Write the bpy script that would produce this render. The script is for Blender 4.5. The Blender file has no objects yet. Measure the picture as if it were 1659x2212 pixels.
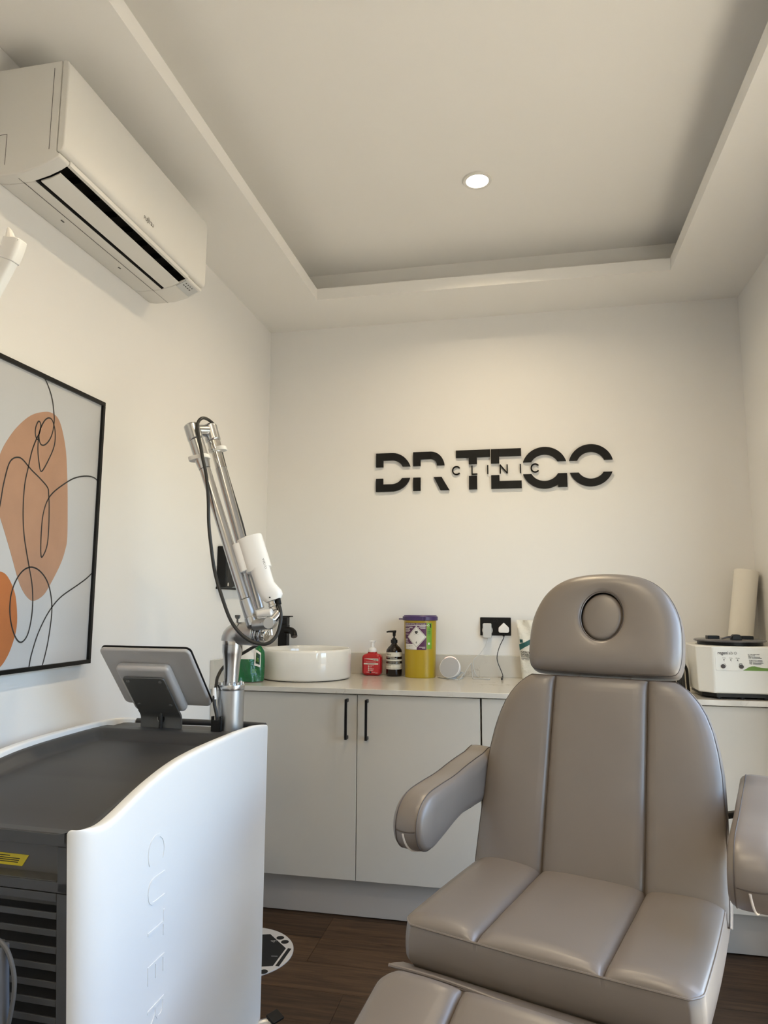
import bpy, math, random
from mathutils import Matrix, Vector
from math import sin, cos, pi, radians, sqrt

random.seed(7)
S = bpy.context.scene
COL = S.collection

# ------------------------------------------------------------------ camera
CF, CYAW, CPITCH, CROLL, CH = 1501.63, -0.2029, 0.1295, 0.0052, 1.2632
IW, IH = 1659.0, 2212.0
_f = Vector((sin(CYAW)*cos(CPITCH), cos(CYAW)*cos(CPITCH), sin(CPITCH)))
_r = Vector((cos(CYAW), -sin(CYAW), 0)); _u = _r.cross(_f)
CR = cos(CROLL)*_r + sin(CROLL)*_u
CU = -sin(CROLL)*_r + cos(CROLL)*_u
CFW = _f
CPOS = Vector((0, 0, CH))
cam_d = bpy.data.cameras.new('camera'); cam = bpy.data.objects.new('camera', cam_d); COL.objects.link(cam)
cam_d.sensor_fit = 'VERTICAL'; cam_d.sensor_height = 36.0; cam_d.lens = CF/IH*36.0
cam_d.clip_start = 0.02
cam.matrix_world = Matrix(((CR.x, CU.x, -CFW.x, 0), (CR.y, CU.y, -CFW.y, 0), (CR.z, CU.z, -CFW.z, CH), (0, 0, 0, 1)))
S.camera = cam

# ------------------------------------------------------------------ light and exposure
S.view_settings.view_transform = 'Standard'
S.view_settings.look = 'None'
S.view_settings.gamma = 1.0
S.view_settings.use_curve_mapping = False
S.view_settings.exposure = 1.0

w = bpy.data.worlds.new('sky'); S.world = w; w.use_nodes = True
nt = w.node_tree; nt.nodes.clear()
out = nt.nodes.new('ShaderNodeOutputWorld'); bg = nt.nodes.new('ShaderNodeBackground')
sky = nt.nodes.new('ShaderNodeTexSky'); sky.sky_type = 'NISHITA'; sky.sun_disc = False
sky.sun_elevation = radians(48); sky.sun_rotation = radians(30); sky.dust_density = 1.2; sky.air_density = 1.0
bg.inputs['Strength'].default_value = 1.02
nt.links.new(sky.outputs[0], bg.inputs[0]); nt.links.new(bg.outputs[0], out.inputs[0])

sun_d = bpy.data.lights.new('sun', 'SUN'); sun_d.energy = 14.0; sun_d.angle = radians(1.0); sun_d.color = (1, .93, .82)
sun = bpy.data.objects.new('sun', sun_d); COL.objects.link(sun)
sun.rotation_euler = Vector((-0.25, -0.45, -0.86)).to_track_quat('-Z', 'Y').to_euler()

DOOR_Y0, DOOR_Y1, DOOR_Z1 = 0.72, 2.32, 2.12      # glazed doors in the right wall
pd = bpy.data.lights.new('door_portal', 'AREA'); pd.shape = 'RECTANGLE'; pd.size = DOOR_Z1; pd.size_y = DOOR_Y1-DOOR_Y0
pd.cycles.is_portal = True
po = bpy.data.objects.new('door_portal', pd); COL.objects.link(po)
po.location = (1.10, (DOOR_Y0+DOOR_Y1)/2, DOOR_Z1/2); po.rotation_euler = (0, radians(90), 0)   # faces into the room (-X)

# ------------------------------------------------------------------ helpers
def pix(px, py, X=None, Y=None, Z=None):
    """point of the room seen at a photo pixel, on the plane X=, Y= or Z="""
    d = CFW + CR*((px-IW/2)/CF) - CU*((py-IH/2)/CF)
    if X is not None: t = X/d.x
    elif Y is not None: t = Y/d.y
    else: t = (Z-CH)/d.z
    return CPOS + d*t

PRINT = {'label_print', 'label_print_dark', 'fine_print', 'label_white', 'label_black', 'label_green_print', 'panel_print', 'lettering', 'indicator_icons', 'sticker_print', 'cream_bands', 'side_joint', 'teal_print'}   # flat print too small to pick apart

class MB:
    def __init__(s): s.v = []; s.f = []
    def add(s, vs, fs, M=None):
        o = len(s.v)
        for p in vs:
            p = Vector(p)
            s.v.append(M @ p if M is not None else p)
        for f in fs: s.f.append([i+o for i in f])
        return s
    def box(s, x0, x1, y0, y1, z0, z1, M=None):
        vs = [(x, y, z) for z in (z0, z1) for y in (y0, y1) for x in (x0, x1)]
        return s.add(vs, [(0,2,3,1),(4,5,7,6),(0,1,5,4),(2,6,7,3),(0,4,6,2),(1,3,7,5)], M)
    def cyl(s, p0, p1, r0, r1=None, n=24, M=None, caps=True):
        if r1 is None: r1 = r0
        p0, p1 = Vector(p0), Vector(p1)
        z = (p1-p0).normalized(); a = Vector((1,0,0)) if abs(z.x) < .9 else Vector((0,1,0))
        x = z.cross(a).normalized(); y = z.cross(x)
        vs = []
        for p, r in ((p0, r0), (p1, r1)):
            for i in range(n):
                t = 2*pi*i/n; vs.append(p + x*(r*cos(t)) + y*(r*sin(t)))
        fs = [(i, (i+1) % n, n+(i+1) % n, n+i) for i in range(n)]
        if caps: fs += [tuple(range(n))[::-1], tuple(range(n, 2*n))]
        return s.add(vs, fs, M)
    def lathe(s, prof, c=(0,0,0), n=40, M=None, sx=1.0, sy=1.0, close=True):
        c = Vector(c); vs = []; fs = []
        m = len(prof)
        for r, z in prof:
            for i in range(n):
                t = 2*pi*i/n; vs.append(c + Vector((r*cos(t)*sx, r*sin(t)*sy, z)))
        for j in range(m-1):
            for i in range(n):
                fs.append((j*n+i, j*n+(i+1) % n, (j+1)*n+(i+1) % n, (j+1)*n+i))
        if close:
            fs.append(tuple(range(n))[::-1]); fs.append(tuple(range((m-1)*n, m*n)))
        return s.add(vs, fs, M)
    def tube(s, pts, r, n=10, M=None, sub=6, closed=False, caps=True):
        P = spline(pts, sub, closed) if sub > 1 else [Vector(p) for p in pts]
        m = len(P); vs = []; fs = []
        T = []
        for i in range(m):
            if closed: t = P[(i+1) % m]-P[i-1]
            else: t = P[min(i+1, m-1)]-P[max(i-1, 0)]
            T.append(t.normalized() if t.length > 1e-9 else Vector((0,0,1)))
        a = Vector((0,0,1)) if abs(T[0].z) < .9 else Vector((1,0,0))
        x = T[0].cross(a).normalized()
        for i in range(m):
            x = (x - T[i]*x.dot(T[i])).normalized(); y = T[i].cross(x)
            rr = r(i/(m-1)) if callable(r) else r
            for k in range(n):
                t = 2*pi*k/n; vs.append(P[i] + x*(rr*cos(t)) + y*(rr*sin(t)))
        for i in range(m if closed else m-1):
            j = (i+1) % m
            for k in range(n): fs.append((i*n+k, i*n+(k+1) % n, j*n+(k+1) % n, j*n+k))
        if not closed and caps: fs += [tuple(range(n))[::-1], tuple(range((m-1)*n, m*n))]
        return s.add(vs, fs, M)
    def prism(s, poly, fn, h0, h1, M=None):
        """poly [(a,b)] extruded from h0 to h1; fn(a,b,h) -> point"""
        n = len(poly)
        vs = [fn(a, b, h0) for a, b in poly] + [fn(a, b, h1) for a, b in poly]
        fs = [(i, (i+1) % n, n+(i+1) % n, n+i) for i in range(n)] + [tuple(range(n))[::-1], tuple(range(n, 2*n))]
        return s.add(vs, fs, M)
    def grid(s, fn, us, vs_, M=None):
        nu, nv = len(us), len(vs_)
        P = [fn(u, v) for v in vs_ for u in us]
        F = [(j*nu+i, j*nu+i+1, (j+1)*nu+i+1, (j+1)*nu+i) for j in range(nv-1) for i in range(nu-1)]
        return s.add(P, F, M)

def spline(pts, sub=6, closed=False):
    P = [Vector(p) for p in pts]; n = len(P); out = []
    rng = n if closed else n-1
    for i in range(rng):
        p1, p2 = P[i], P[(i+1) % n]
        p0 = P[i-1] if (closed or i > 0) else p1*2-p2
        p3 = P[(i+2) % n] if (closed or i+2 < n) else p2*2-p1
        for k in range(sub):
            t = k/sub
            out.append(.5*((2*p1)+(p2-p0)*t+(2*p0-5*p1+4*p2-p3)*t*t+(3*p1-p0-3*p2+p3)*t**3))
    if not closed: out.append(P[-1])
    return out

def rrect(x0, x1, y0, y1, r, n=6):
    o = []
    for cx, cy, a in ((x1-r, y1-r, 0), (x0+r, y1-r, 90), (x0+r, y0+r, 180), (x1-r, y0+r, 270)):
        for i in range(n+1):
            t = radians(a+90*i/n); o.append((cx+r*cos(t), cy+r*sin(t)))
    return o

def obj(name, mb, material, parent=None, bevel=0, seg=3, smooth=True, angle=35, local=False, subsurf=0, label=None, kind=None):
    me = bpy.data.meshes.new(name)
    me.from_pydata([tuple(p) for p in mb.v], [], mb.f)
    me.update(); me.validate()
    o = bpy.data.objects.new(name, me); COL.objects.link(o)
    me.materials.append(material)
    if smooth:
        me.polygons.foreach_set('use_smooth', [True]*len(me.polygons))
        me.set_sharp_from_angle(angle=radians(angle))
    if parent is not None: adopt(o, parent, local)
    if bevel:
        m = o.modifiers.new('bevel', 'BEVEL'); m.width = bevel; m.segments = seg; m.limit_method = 'ANGLE'; m.angle_limit = radians(30)
        m.harden_normals = True
    if subsurf:
        m = o.modifiers.new('subsurf', 'SUBSURF'); m.levels = subsurf; m.render_levels = subsurf
    if label: o['label'] = label
    if kind is None and name in PRINT: kind = 'stuff'
    if kind: o['kind'] = kind
    return o

def adopt(o, parent, local=False):
    o.parent = parent
    if not local and parent.type == 'EMPTY': o.matrix_parent_inverse = parent.matrix_basis.inverted()

def thing(name, loc, label, cat, rz=0, group=None):
    o = bpy.data.objects.new(name, None); COL.objects.link(o)
    o.empty_display_size = .05
    o.matrix_basis = Matrix.Translation(Vector(loc)) @ Matrix.Rotation(rz, 4, 'Z')
    o['label'] = label; o['category'] = cat
    if group: o['group'] = group
    return o

def struct(o): o['kind'] = 'structure'; return o

def text_mb(body, size, fn, extrude=0.0, sx=1.0, align='LEFT', offset=0.0, spacing=1.0, mb=None, fit=None):
    """lettering as mesh; fn(x, y, z) maps the flat text to its surface"""
    cu = bpy.data.curves.new('t', 'FONT'); cu.body = body; cu.size = size; cu.extrude = extrude
    cu.align_x = align; cu.offset = offset; cu.space_character = spacing; cu.resolution_u = 4
    o = bpy.data.objects.new('t', cu); COL.objects.link(o)
    dg = bpy.context.evaluated_depsgraph_get(); dg.update()
    me = bpy.data.meshes.new_from_object(o.evaluated_get(dg))
    mb = mb or MB()
    if fit: sx = fit/max(p.co.x for p in me.vertices)
    mb.add([fn(p.co.x*sx, p.co.y, p.co.z) for p in me.vertices], [tuple(p.vertices) for p in me.polygons])
    bpy.data.objects.remove(o); bpy.data.curves.remove(cu); bpy.data.meshes.remove(me)
    return mb

# ------------------------------------------------------------------ materials
def nodes_of(m): return m.node_tree.nodes, m.node_tree.links
def mat(name, c, rough=.5, metal=0., spec=.5, bump=None, var=None, coat=0., aniso=0.):
    m = bpy.data.materials.new(name); m.use_nodes = True
    N, L = nodes_of(m); b = N['Principled BSDF']
    b.inputs['Base Color'].default_value = (*c, 1); b.inputs['Roughness'].default_value = rough
    b.inputs['Metallic'].default_value = metal; b.inputs['Specular IOR Level'].default_value = spec
    b.inputs['Coat Weight'].default_value = coat; b.inputs['Anisotropic'].default_value = aniso
    tc = N.new('ShaderNodeTexCoord')
    if var:
        sc, amt = var
        n = N.new('ShaderNodeTexNoise'); n.inputs['Scale'].default_value = sc; n.inputs['Detail'].default_value = 4
        L.new(tc.outputs['Object'], n.inputs['Vector'])
        r = N.new('ShaderNodeMixRGB'); r.blend_type = 'MIX'
        r.inputs['Color1'].default_value = (*[max(0, k*(1-amt)) for k in c], 1); r.inputs['Color2'].default_value = (*[min(1, k*(1+amt)) for k in c], 1)
        L.new(n.outputs['Fac'], r.inputs['Fac']); L.new(r.outputs[0], b.inputs['Base Color'])
    if bump:
        sc, st, dist = bump
        n = N.new('ShaderNodeTexNoise'); n.inputs['Scale'].default_value = sc; n.inputs['Detail'].default_value = 3
        L.new(tc.outputs['Object'], n.inputs['Vector'])
        bp = N.new('ShaderNodeBump'); bp.inputs['Strength'].default_value = st; bp.inputs['Distance'].default_value = dist
        L.new(n.outputs['Fac'], bp.inputs['Height']); L.new(bp.outputs[0], b.inputs['Normal'])
    return m

M_WALL = mat('wall_paint', (.81, .80, .785), .65, bump=(350, .08, .001), var=(1.5, .012))
M_CEIL = mat('ceiling_paint', (.84, .825, .80), .7, var=(1.2, .012))
M_AC = mat('ac_plastic', (.74, .725, .69), .38)
M_BLACK = mat('black_plastic', (.007, .007, .007), .4, spec=.25)
M_VOID = mat('dark_interior', (.006, .006, .006), .8)
M_BLACKM = mat('matt_black_metal', (.007, .0065, .0065), .38, spec=.25)
M_RUBBER = mat('cable_rubber', (.018, .018, .017), .45)
M_WHITE = mat('white_gloss_plastic', (.82, .81, .80), .25)
M_PANEL = mat('white_shell_satin', (.82, .83, .83), .42)
M_GREY = mat('dark_grey_plastic', (.050, .050, .051), .5, bump=(900, .06, .0004))
M_GREYL = mat('mid_grey_plastic', (.11, .105, .1), .5)
M_SCREEN = mat('silver_housing', (.50, .49, .49), .40, metal=.1)
M_ALU = mat('brushed_aluminium', (.56, .57, .59), .24, metal=1.0)
M_ALUM = mat('satin_aluminium', (.52, .53, .54), .36, metal=1.0)
M_STEEL = mat('bright_steel', (.68, .66, .63), .16, metal=1.0)
M_BRACK = mat('bracket_steel', (.17, .17, .165), .38, metal=.6)
M_LEATHER = mat('taupe_leather', (.190, .160, .136), .38, spec=.62, bump=(420, .10, .0006), var=(9, .05))
M_PIPING = mat('dark_piping', (.075, .058, .048), .5)
M_DOOR = mat('cabinet_lacquer', (.59, .55, .48), .42)
M_PLINTH_SHADED = mat('shaded_plinth_board', (.46, .41, .355), .45)  # cabinet lacquer darkened: the shade under the overhang is in the colour
M_QUARTZ = mat('quartz', (.60, .57, .51), .12)
M_CERAMIC = mat('glazed_ceramic', (.80, .78, .73), .05, coat=.5)
M_SIGN = mat('sign_black', (.007, .007, .007), .55, spec=.25)
M_FRAME = mat('frame_black', (.005, .005, .005), .35, spec=.25)
M_CANVAS = mat('canvas', (.50, .505, .52), .8, bump=(700, .35, .0006))
M_PEACH = mat('peach_print', (.40, .23, .15), .8, var=(14, .12), bump=(700, .35, .0006))
M_ORANGE = mat('orange_print', (.42, .14, .04), .8, var=(14, .12), bump=(700, .35, .0006))
M_INK = mat('ink_line', (.02, .018, .018), .7)
M_RED = mat('red_plastic', (.42, .012, .016), .25)
M_REDL = mat('red_label', (.50, .03, .035), .3)
M_LABEL = mat('cream_label', (.66, .63, .54), .45)
M_PAPERW = mat('label_white', (.72, .70, .66), .5)
M_AMBER = mat('dark_amber', (.008, .004, .003), .08)
M_YEL = mat('yellow_bin', (.42, .29, .012), .3)
M_LID = mat('purple_lid', (.055, .03, .12), .35)
M_PURPLE = mat('purple_label', (.085, .02, .075), .4)
M_PGREEN = mat('green_label', (.16, .36, .02), .45)
M_PGREEND = mat('green_label_print', (.05, .17, .01), .45)
M_GREEN = mat('green_foil', (.008, .115, .035), .2, bump=(35, .5, .01))
M_GREEND = mat('deep_green_print', (.004, .04, .015), .25)
M_TEAL = mat('teal_print', (.01, .09, .085), .5)
M_BAG = mat('paper_bag', (.74, .72, .65), .6, bump=(28, .8, .012))
M_ADAPT = mat('light_grey_plastic', (.56, .57, .57), .35)
M_MESHF = mat('speaker_fabric', (.42, .42, .43), .85, bump=(1600, .5, .0008))
M_CENT = mat('centrifuge_shell', (.76, .75, .70), .32)
M_CLID = mat('smoked_lid', (.10, .095, .10), .25)
M_KNOB = mat('knob_brown_grey', (.045, .035, .033), .5)
M_LEAF = mat('panel_green_print', (.13, .26, .03), .5)
M_STICK = mat('yellow_sticker', (.70, .56, .02), .45)
M_TAPE = mat('white_tape', (.80, .79, .77), .5)
M_ROLL = mat('couch_roll_paper', (.76, .73, .665), .85)
M_PATIO = mat('patio_stone', (.43, .365, .27), .8, var=(3, .15))
M_RENDER = mat('outside_render', (.6, .57, .52), .8)
M_ZIP = mat('zip_white', (.66, .60, .53), .5)
M_DISC = mat('plate_white', (.62, .60, .58), .4)
M_DKBLUE = mat('blue_grey_hose', (.14, .155, .19), .4)
M_LAMPW = mat('lamp_white', (.85, .85, .84), .4)

def emis(name, c, s):
    m = bpy.data.materials.new(name); m.use_nodes = True; N, L = nodes_of(m); b = N['Principled BSDF']
    b.inputs['Base Color'].default_value = (.9, .9, .9, 1); b.inputs['Emission Color'].default_value = (*c, 1); b.inputs['Emission Strength'].default_value = s
    return m
M_LED = emis('downlight_diffuser', (1, .90, .76), 9.0)
M_RING = emis('red_light_ring', (1, .33, .24), 0.75)

def wood_mat():
    m = bpy.data.materials.new('oak_vinyl_plank'); m.use_nodes = True; N, L = nodes_of(m); b = N['Principled BSDF']
    tc = N.new('ShaderNodeTexCoord'); mp = N.new('ShaderNodeMapping'); mp.inputs['Scale'].default_value = (1.6, 22, 6)
    oi = N.new('ShaderNodeObjectInfo'); va = N.new('ShaderNodeVectorMath'); va.operation = 'MULTIPLY_ADD'
    va.inputs[1].default_value = (1, 1, 1)
    cx = N.new('ShaderNodeCombineXYZ'); mu = N.new('ShaderNodeMath'); mu.operation = 'MULTIPLY'; mu.inputs[1].default_value = 37
    L.new(oi.outputs['Random'], mu.inputs[0]); L.new(mu.outputs[0], cx.inputs[0]); L.new(mu.outputs[0], cx.inputs[2])
    L.new(tc.outputs['Object'], va.inputs[0]); L.new(cx.outputs[0], va.inputs[2])
    L.new(va.outputs[0], mp.inputs[0])
    n1 = N.new('ShaderNodeTexNoise'); n1.inputs['Scale'].default_value = 2.4; n1.inputs['Detail'].default_value = 9; n1.inputs['Roughness'].default_value = .68; n1.inputs['Distortion'].default_value = .6
    L.new(mp.outputs[0], n1.inputs['Vector'])
    cr = N.new('ShaderNodeValToRGB'); e = cr.color_ramp.elements
    e[0].position = .28; e[0].color = (.019, .0095, .0042, 1); e[1].position = .75; e[1].color = (.112, .062, .030, 1)
    k = e.new(.5); k.color = (.060, .033, .0165, 1)
    L.new(n1.outputs['Fac'], cr.inputs[0])
    hs = N.new('ShaderNodeHueSaturation'); L.new(cr.outputs[0], hs.inputs['Color'])
    mr = N.new('ShaderNodeMapRange'); mr.inputs[3].default_value = .8; mr.inputs[4].default_value = 1.2
    L.new(oi.outputs['Random'], mr.inputs[0]); L.new(mr.outputs[0], hs.inputs['Value'])
    L.new(hs.outputs[0], b.inputs['Base Color']); b.inputs['Roughness'].default_value = .52; b.inputs['Specular IOR Level'].default_value = .3
    bp = N.new('ShaderNodeBump'); bp.inputs['Strength'].default_value = .25; bp.inputs['Distance'].default_value = .001
    L.new(n1.outputs['Fac'], bp.inputs['Height']); L.new(bp.outputs[0], b.inputs['Normal'])
    return m
M_WOOD = wood_mat()

def quartz_veins(m):
    N, L = nodes_of(m); b = N['Principled BSDF']; tc = N.new('ShaderNodeTexCoord')
    n0 = N.new('ShaderNodeTexNoise'); n0.inputs['Scale'].default_value = 3.5; n0.inputs['Detail'].default_value = 6
    mx = N.new('ShaderNodeMixRGB'); mx.inputs['Fac'].default_value = .28
    L.new(tc.outputs['Object'], n0.inputs['Vector']); L.new(tc.outputs['Object'], mx.inputs['Color1']); L.new(n0.outputs['Color'], mx.inputs['Color2'])
    n1 = N.new('ShaderNodeTexNoise'); n1.inputs['Scale'].default_value = 6.5; n1.inputs['Detail'].default_value = 5; L.new(mx.outputs[0], n1.inputs['Vector'])
    cr = N.new('ShaderNodeValToRGB'); e = cr.color_ramp.elements
    c = (.60, .57, .51, 1)
    e[0].position = .0; e[0].color = c; e[1].position = 1; e[1].color = c
    for p, q in ((.478, c), (.487, (.46, .42, .36, 1)), (.496, c)): k = e.new(p); k.color = q
    L.new(n1.outputs['Fac'], cr.inputs[0])
    n2 = N.new('ShaderNodeTexNoise'); n2.inputs['Scale'].default_value = 4.; n2.inputs['Detail'].default_value = 3; L.new(tc.outputs['Object'], n2.inputs['Vector'])
    m2 = N.new('ShaderNodeMixRGB'); m2.inputs['Color1'].default_value = c
    r2 = N.new('ShaderNodeValToRGB'); r2.color_ramp.elements[0].position = .45; r2.color_ramp.elements[1].position = .6
    L.new(n2.outputs['Fac'], r2.inputs[0]); L.new(r2.outputs[0], m2.inputs['Fac']); L.new(cr.outputs[0], m2.inputs['Color2'])
    L.new(m2.outputs[0], b.inputs['Base Color'])
quartz_veins(M_QUARTZ)

def glass_mat():
    m = bpy.data.materials.new('door_glass'); m.use_nodes = True; N, L = nodes_of(m); N.clear()
    o = N.new('ShaderNodeOutputMaterial'); t = N.new('ShaderNodeBsdfTransparent'); g = N.new('ShaderNodeBsdfGlossy'); g.inputs['Roughness'].default_value = .02
    mx = N.new('ShaderNodeMixShader'); mx.inputs[0].default_value = .06; t.inputs[0].default_value = (.95, .97, .96, 1)
    L.new(t.outputs[0], mx.inputs[1]); L.new(g.outputs[0], mx.inputs[2]); L.new(mx.outputs[0], o.inputs[0])
    return m
M_GLASS = glass_mat()

# ------------------------------------------------------------------ room shell
XL, XR, YB, YN = -1.3526, 1.0238, 3.470, -1.05      # inner faces: left, right, back, and the wall behind the camera
ZS = 2.733                                          # underside of the dropped border
TXL, TXR, TYB, TYN = -.9822, .6529, 3.114, -.65     # opening of the ceiling tray
ZLIP, ZTOP, REC = 2.790, 2.918, .12
TH = .15
struct(obj('wall_back', MB().box(XL-TH, XR+TH, YB, YB+TH, -.1, 3.1), M_WALL))
struct(obj('wall_left', MB().box(XL-TH, XL, YN-TH, YB, -.1, 3.1), M_WALL))
struct(obj('wall_front', MB().box(XL-TH, XR+TH, YN-TH, YN, -.1, 3.1), M_WALL))
wr = MB().box(XR, XR+TH, DOOR_Y1, YB, -.1, 3.1).box(XR, XR+TH, YN, DOOR_Y0, -.1, 3.1).box(XR, XR+TH, DOOR_Y0, DOOR_Y1, DOOR_Z1, 3.1)
struct(obj('wall_right', wr, M_WALL))
ceil = struct(obj('ceiling', MB().box(XL-TH, XR+TH, YN-TH, YB+TH, ZTOP, 3.1), M_CEIL))
so = MB()
for a in ((XL, TXL, YN, YB), (TXR, XR, YN, YB), (TXL, TXR, TYB, YB), (TXL, TXR, YN, TYN)): so.box(*a, ZS, ZLIP)
obj('soffit', so, M_CEIL, ceil)
rc = MB()                                            # upright band of the tray set back behind the lip
a0, a1, b0, b1 = TXL-REC, TXR+REC, TYN-REC, TYB+REC
for a in ((XL, a0, YN, YB), (a1, XR, YN, YB), (a0, a1, b1, YB), (a0, a1, YN, b0)): rc.box(*a, ZLIP, ZTOP)
obj('tray_upstand', rc, M_CEIL, ceil)

floor = struct(obj('floor', MB().box(XL-TH, XR+TH, YN-TH, YB+TH, -.1, -.004), M_VOID))
PW = .175; y = 2.368-PW*20; row = 0
me_cache = {}
while y < YB:
    y0, y1 = max(y, YN), min(y+PW, YB)
    if y1-y0 > .01:
        off = {0: -.613, 1: -.25, 2: -.795, 3: .1}.get(row % 4, 0)
        if abs(y+PW-2.368) < .01: off = -.613
        elif abs(y-2.368) < .01: off = -.14
        elif abs(y-2.543) < .01: off = -.795
        xs = [XL] + sorted(off+1.22*k for k in range(-3, 4) if XL+.05 < off+1.22*k < XR-.05) + [XR]
        for xa, xb in zip(xs, xs[1:]):
            key = (round(xb-xa, 3), round(y1-y0, 3))
            p = None
            if key in me_cache:
                p = bpy.data.objects.new('plank', me_cache[key]); COL.objects.link(p); p.parent = floor
            else:
                hx, hy = (xb-xa)/2, (y1-y0)/2
                p = obj('plank', MB().box(-hx+.0006, hx-.0006, -hy+.0006, hy-.0006, -.006, 0), M_WOOD, floor, smooth=False); me_cache[key] = p.data
            p.location = ((xa+xb)/2, (y0+y1)/2, 0)
    y += PW; row += 1

# glazed double door in the right wall, out of frame (the daylight of the room)
d1 = struct(bpy.data.objects.new('door_1', None)); COL.objects.link(d1); d1.location = (XR, (DOOR_Y0+DOOR_Y1)/2, 0)
ym = (DOOR_Y0+DOOR_Y1)/2
for ya, yb in ((DOOR_Y0, ym), (ym, DOOR_Y1)):
    f = MB()
    for bx in ((ya, yb, 0, .07), (ya, yb, DOOR_Z1-.06, DOOR_Z1), (ya, ya+.05, .07, DOOR_Z1-.06), (yb-.05, yb, .07, DOOR_Z1-.06)):
        f.box(XR+.05, XR+.10, bx[0], bx[1], bx[2], bx[3])
    fr = obj('door_frame', f, M_BLACKM, d1)
    obj('pane', MB().box(XR+.072, XR+.078, ya+.05, yb-.05, .07, DOOR_Z1-.06), M_GLASS, fr, smooth=False)
# outside: patio and a garden wall
pt = obj('patio', MB().box(-12, 30, -25, 30, -.3, -.12), M_PATIO); struct(pt)
gw = obj('garden_wall', MB().box(7.5, 7.7, -12, 16, -.12, 1.7), M_RENDER); struct(gw)

# ------------------------------------------------------------------ recessed downlight of the tray, plus two unseen ones added to brighten the chair
for k, yy in enumerate((2.571, 1.10, -.35)):
    cx = -.160
    t = thing('downlight', (cx, yy, ZTOP), ('lit round recessed downlight in the ceiling tray', 'added unseen downlight in the tray above the chair, to brighten it', 'added unseen downlight in the tray behind the viewer, to brighten the chair')[k], 'downlight', group='recessed ceiling downlights')
    obj('bezel', MB().lathe([(.0425, ZTOP-.001), (.044, ZTOP-.006), (.056, ZTOP-.006), (.058, ZTOP-.003), (.058, ZTOP)], (cx, yy, 0), 48, close=False), M_AC, t)
    obj('diffuser', MB().lathe([(.0005, ZTOP-.0035), (.0425, ZTOP-.0035), (.0425, ZTOP)], (cx, yy, 0), 48, close=True), M_LED, t)
    ld = bpy.data.lights.new('downlight_lamp', 'AREA'); ld.shape = 'DISK'; ld.size = .08; ld.energy = (4.8, 4.2, 5.0)[k]; ld.color = (1, .81, .53); ld.spread = radians(150)
    lo = bpy.data.objects.new('downlight_lamp', ld); COL.objects.link(lo); lo.location = (cx, yy, ZTOP-.008)
    lo.parent = t; lo.matrix_parent_inverse = t.matrix_basis.inverted()

# ------------------------------------------------------------------ base cabinets and worktop
YD, YF, ZW = 2.870, 2.850, .910
def handle(mb_x, parent):
    h = MB().box(mb_x-.005, mb_x+.005, YD-.033, YD-.025, .707, .868)
    h.box(mb_x-.005, mb_x+.005, YD-.026, YD, .707, .720).box(mb_x-.005, mb_x+.005, YD-.026, YD, .855, .868)
    return obj('handle', h, M_BLACKM, parent, bevel=.0012, seg=2)
for (x0, x1, xm, lab) in ((-1.206, -.194, -.6992, 'pale grey double door base cabinet under the round basin'), (-.190, 1.020, .414, 'pale grey double door base cabinet behind the chair')):
    t = thing('base_cabinet', ((x0+x1)/2, 3.16, .157), lab, 'cabinet', group='base cabinets under the worktop')
    obj('carcass', MB().box(x0, x1, YD+.020, YB-.005, .157, .889), M_DOOR, t)
    for a, b, hx in ((x0+.0015, xm-.0015, xm-.041), (xm+.0015, x1-.0015, xm+.044)):
        d = obj('door', MB().box(a, b, YD, YD+.018, .157, .884), M_DOOR, t, bevel=.001, seg=2)
        handle(hx, d)
f = obj('filler_panel', MB().box(XL+.001, -1.208, YD, YD+.018, .157, .889), M_DOOR, bevel=.001, seg=2)
f['label'] = 'narrow pale grey filler strip between cabinet and left wall'; f['category'] = 'panel'
p = obj('shaded_plinth_board', MB().box(XL+.001, XR-.001, 2.917, 2.933, .004, .156), M_PLINTH_SHADED, bevel=.001, seg=2)
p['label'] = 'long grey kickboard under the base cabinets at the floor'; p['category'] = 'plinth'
p = obj('worktop', MB().box(XL+.001, XR-.001, YF, YB-.001, .889, ZW), M_QUARTZ, bevel=.002, seg=2)
p['label'] = 'pale veined quartz worktop along the back wall'; p['category'] = 'worktop'
p = obj('upstand', MB().box(XL+.020, XR-.001, YB-.018, YB-.001, ZW, 1.012), M_QUARTZ, bevel=.001, seg=2)
p['label'] = 'low veined quartz upstand along the back wall'; p['category'] = 'upstand'; p['group'] = 'quartz upstands'
p = obj('upstand', MB().box(XL+.001, XL+.019, YF+.005, YB-.001, ZW, 1.012), M_QUARTZ, bevel=.001, seg=2)
p['label'] = 'short quartz upstand on the left wall behind the laser column'; p['category'] = 'upstand'; p['group'] = 'quartz upstands'

# ------------------------------------------------------------------ basin, tap
bc = (-1.033, 3.215)
t = thing('wash_basin', (*bc, ZW), 'round white glazed counter-top basin beside the black tap', 'basin')
R_ = .212
prof = [(.19, ZW+.001), (R_-.004, ZW+.004), (R_, ZW+.012), (R_+.001, ZW+.125), (R_-.002, ZW+.136), (R_-.008, ZW+.138), (R_-.013, ZW+.134), (R_-.016, ZW+.12), (R_-.022, ZW+.05), (R_-.06, ZW+.022), (.04, ZW+.012), (.022, ZW+.010)]
b = obj('bowl', MB().lathe(prof, (*bc, 0), 72), M_CERAMIC, t, angle=60)
obj('drain_cap', MB().lathe([(.001, ZW+.022), (.026, ZW+.022), (.031, ZW+.018), (.031, ZW+.011)], (*bc, 0), 32), M_STEEL, t)
tx, ty = -1.214, 3.398
t = thing('tall_tap', (tx, ty, ZW), 'tall square matt black tap behind the round basin', 'tap')
obj('column', MB().box(tx-.023, tx+.023, ty-.023, ty+.023, ZW, 1.150), M_BLACKM, t, bevel=.003)
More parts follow.
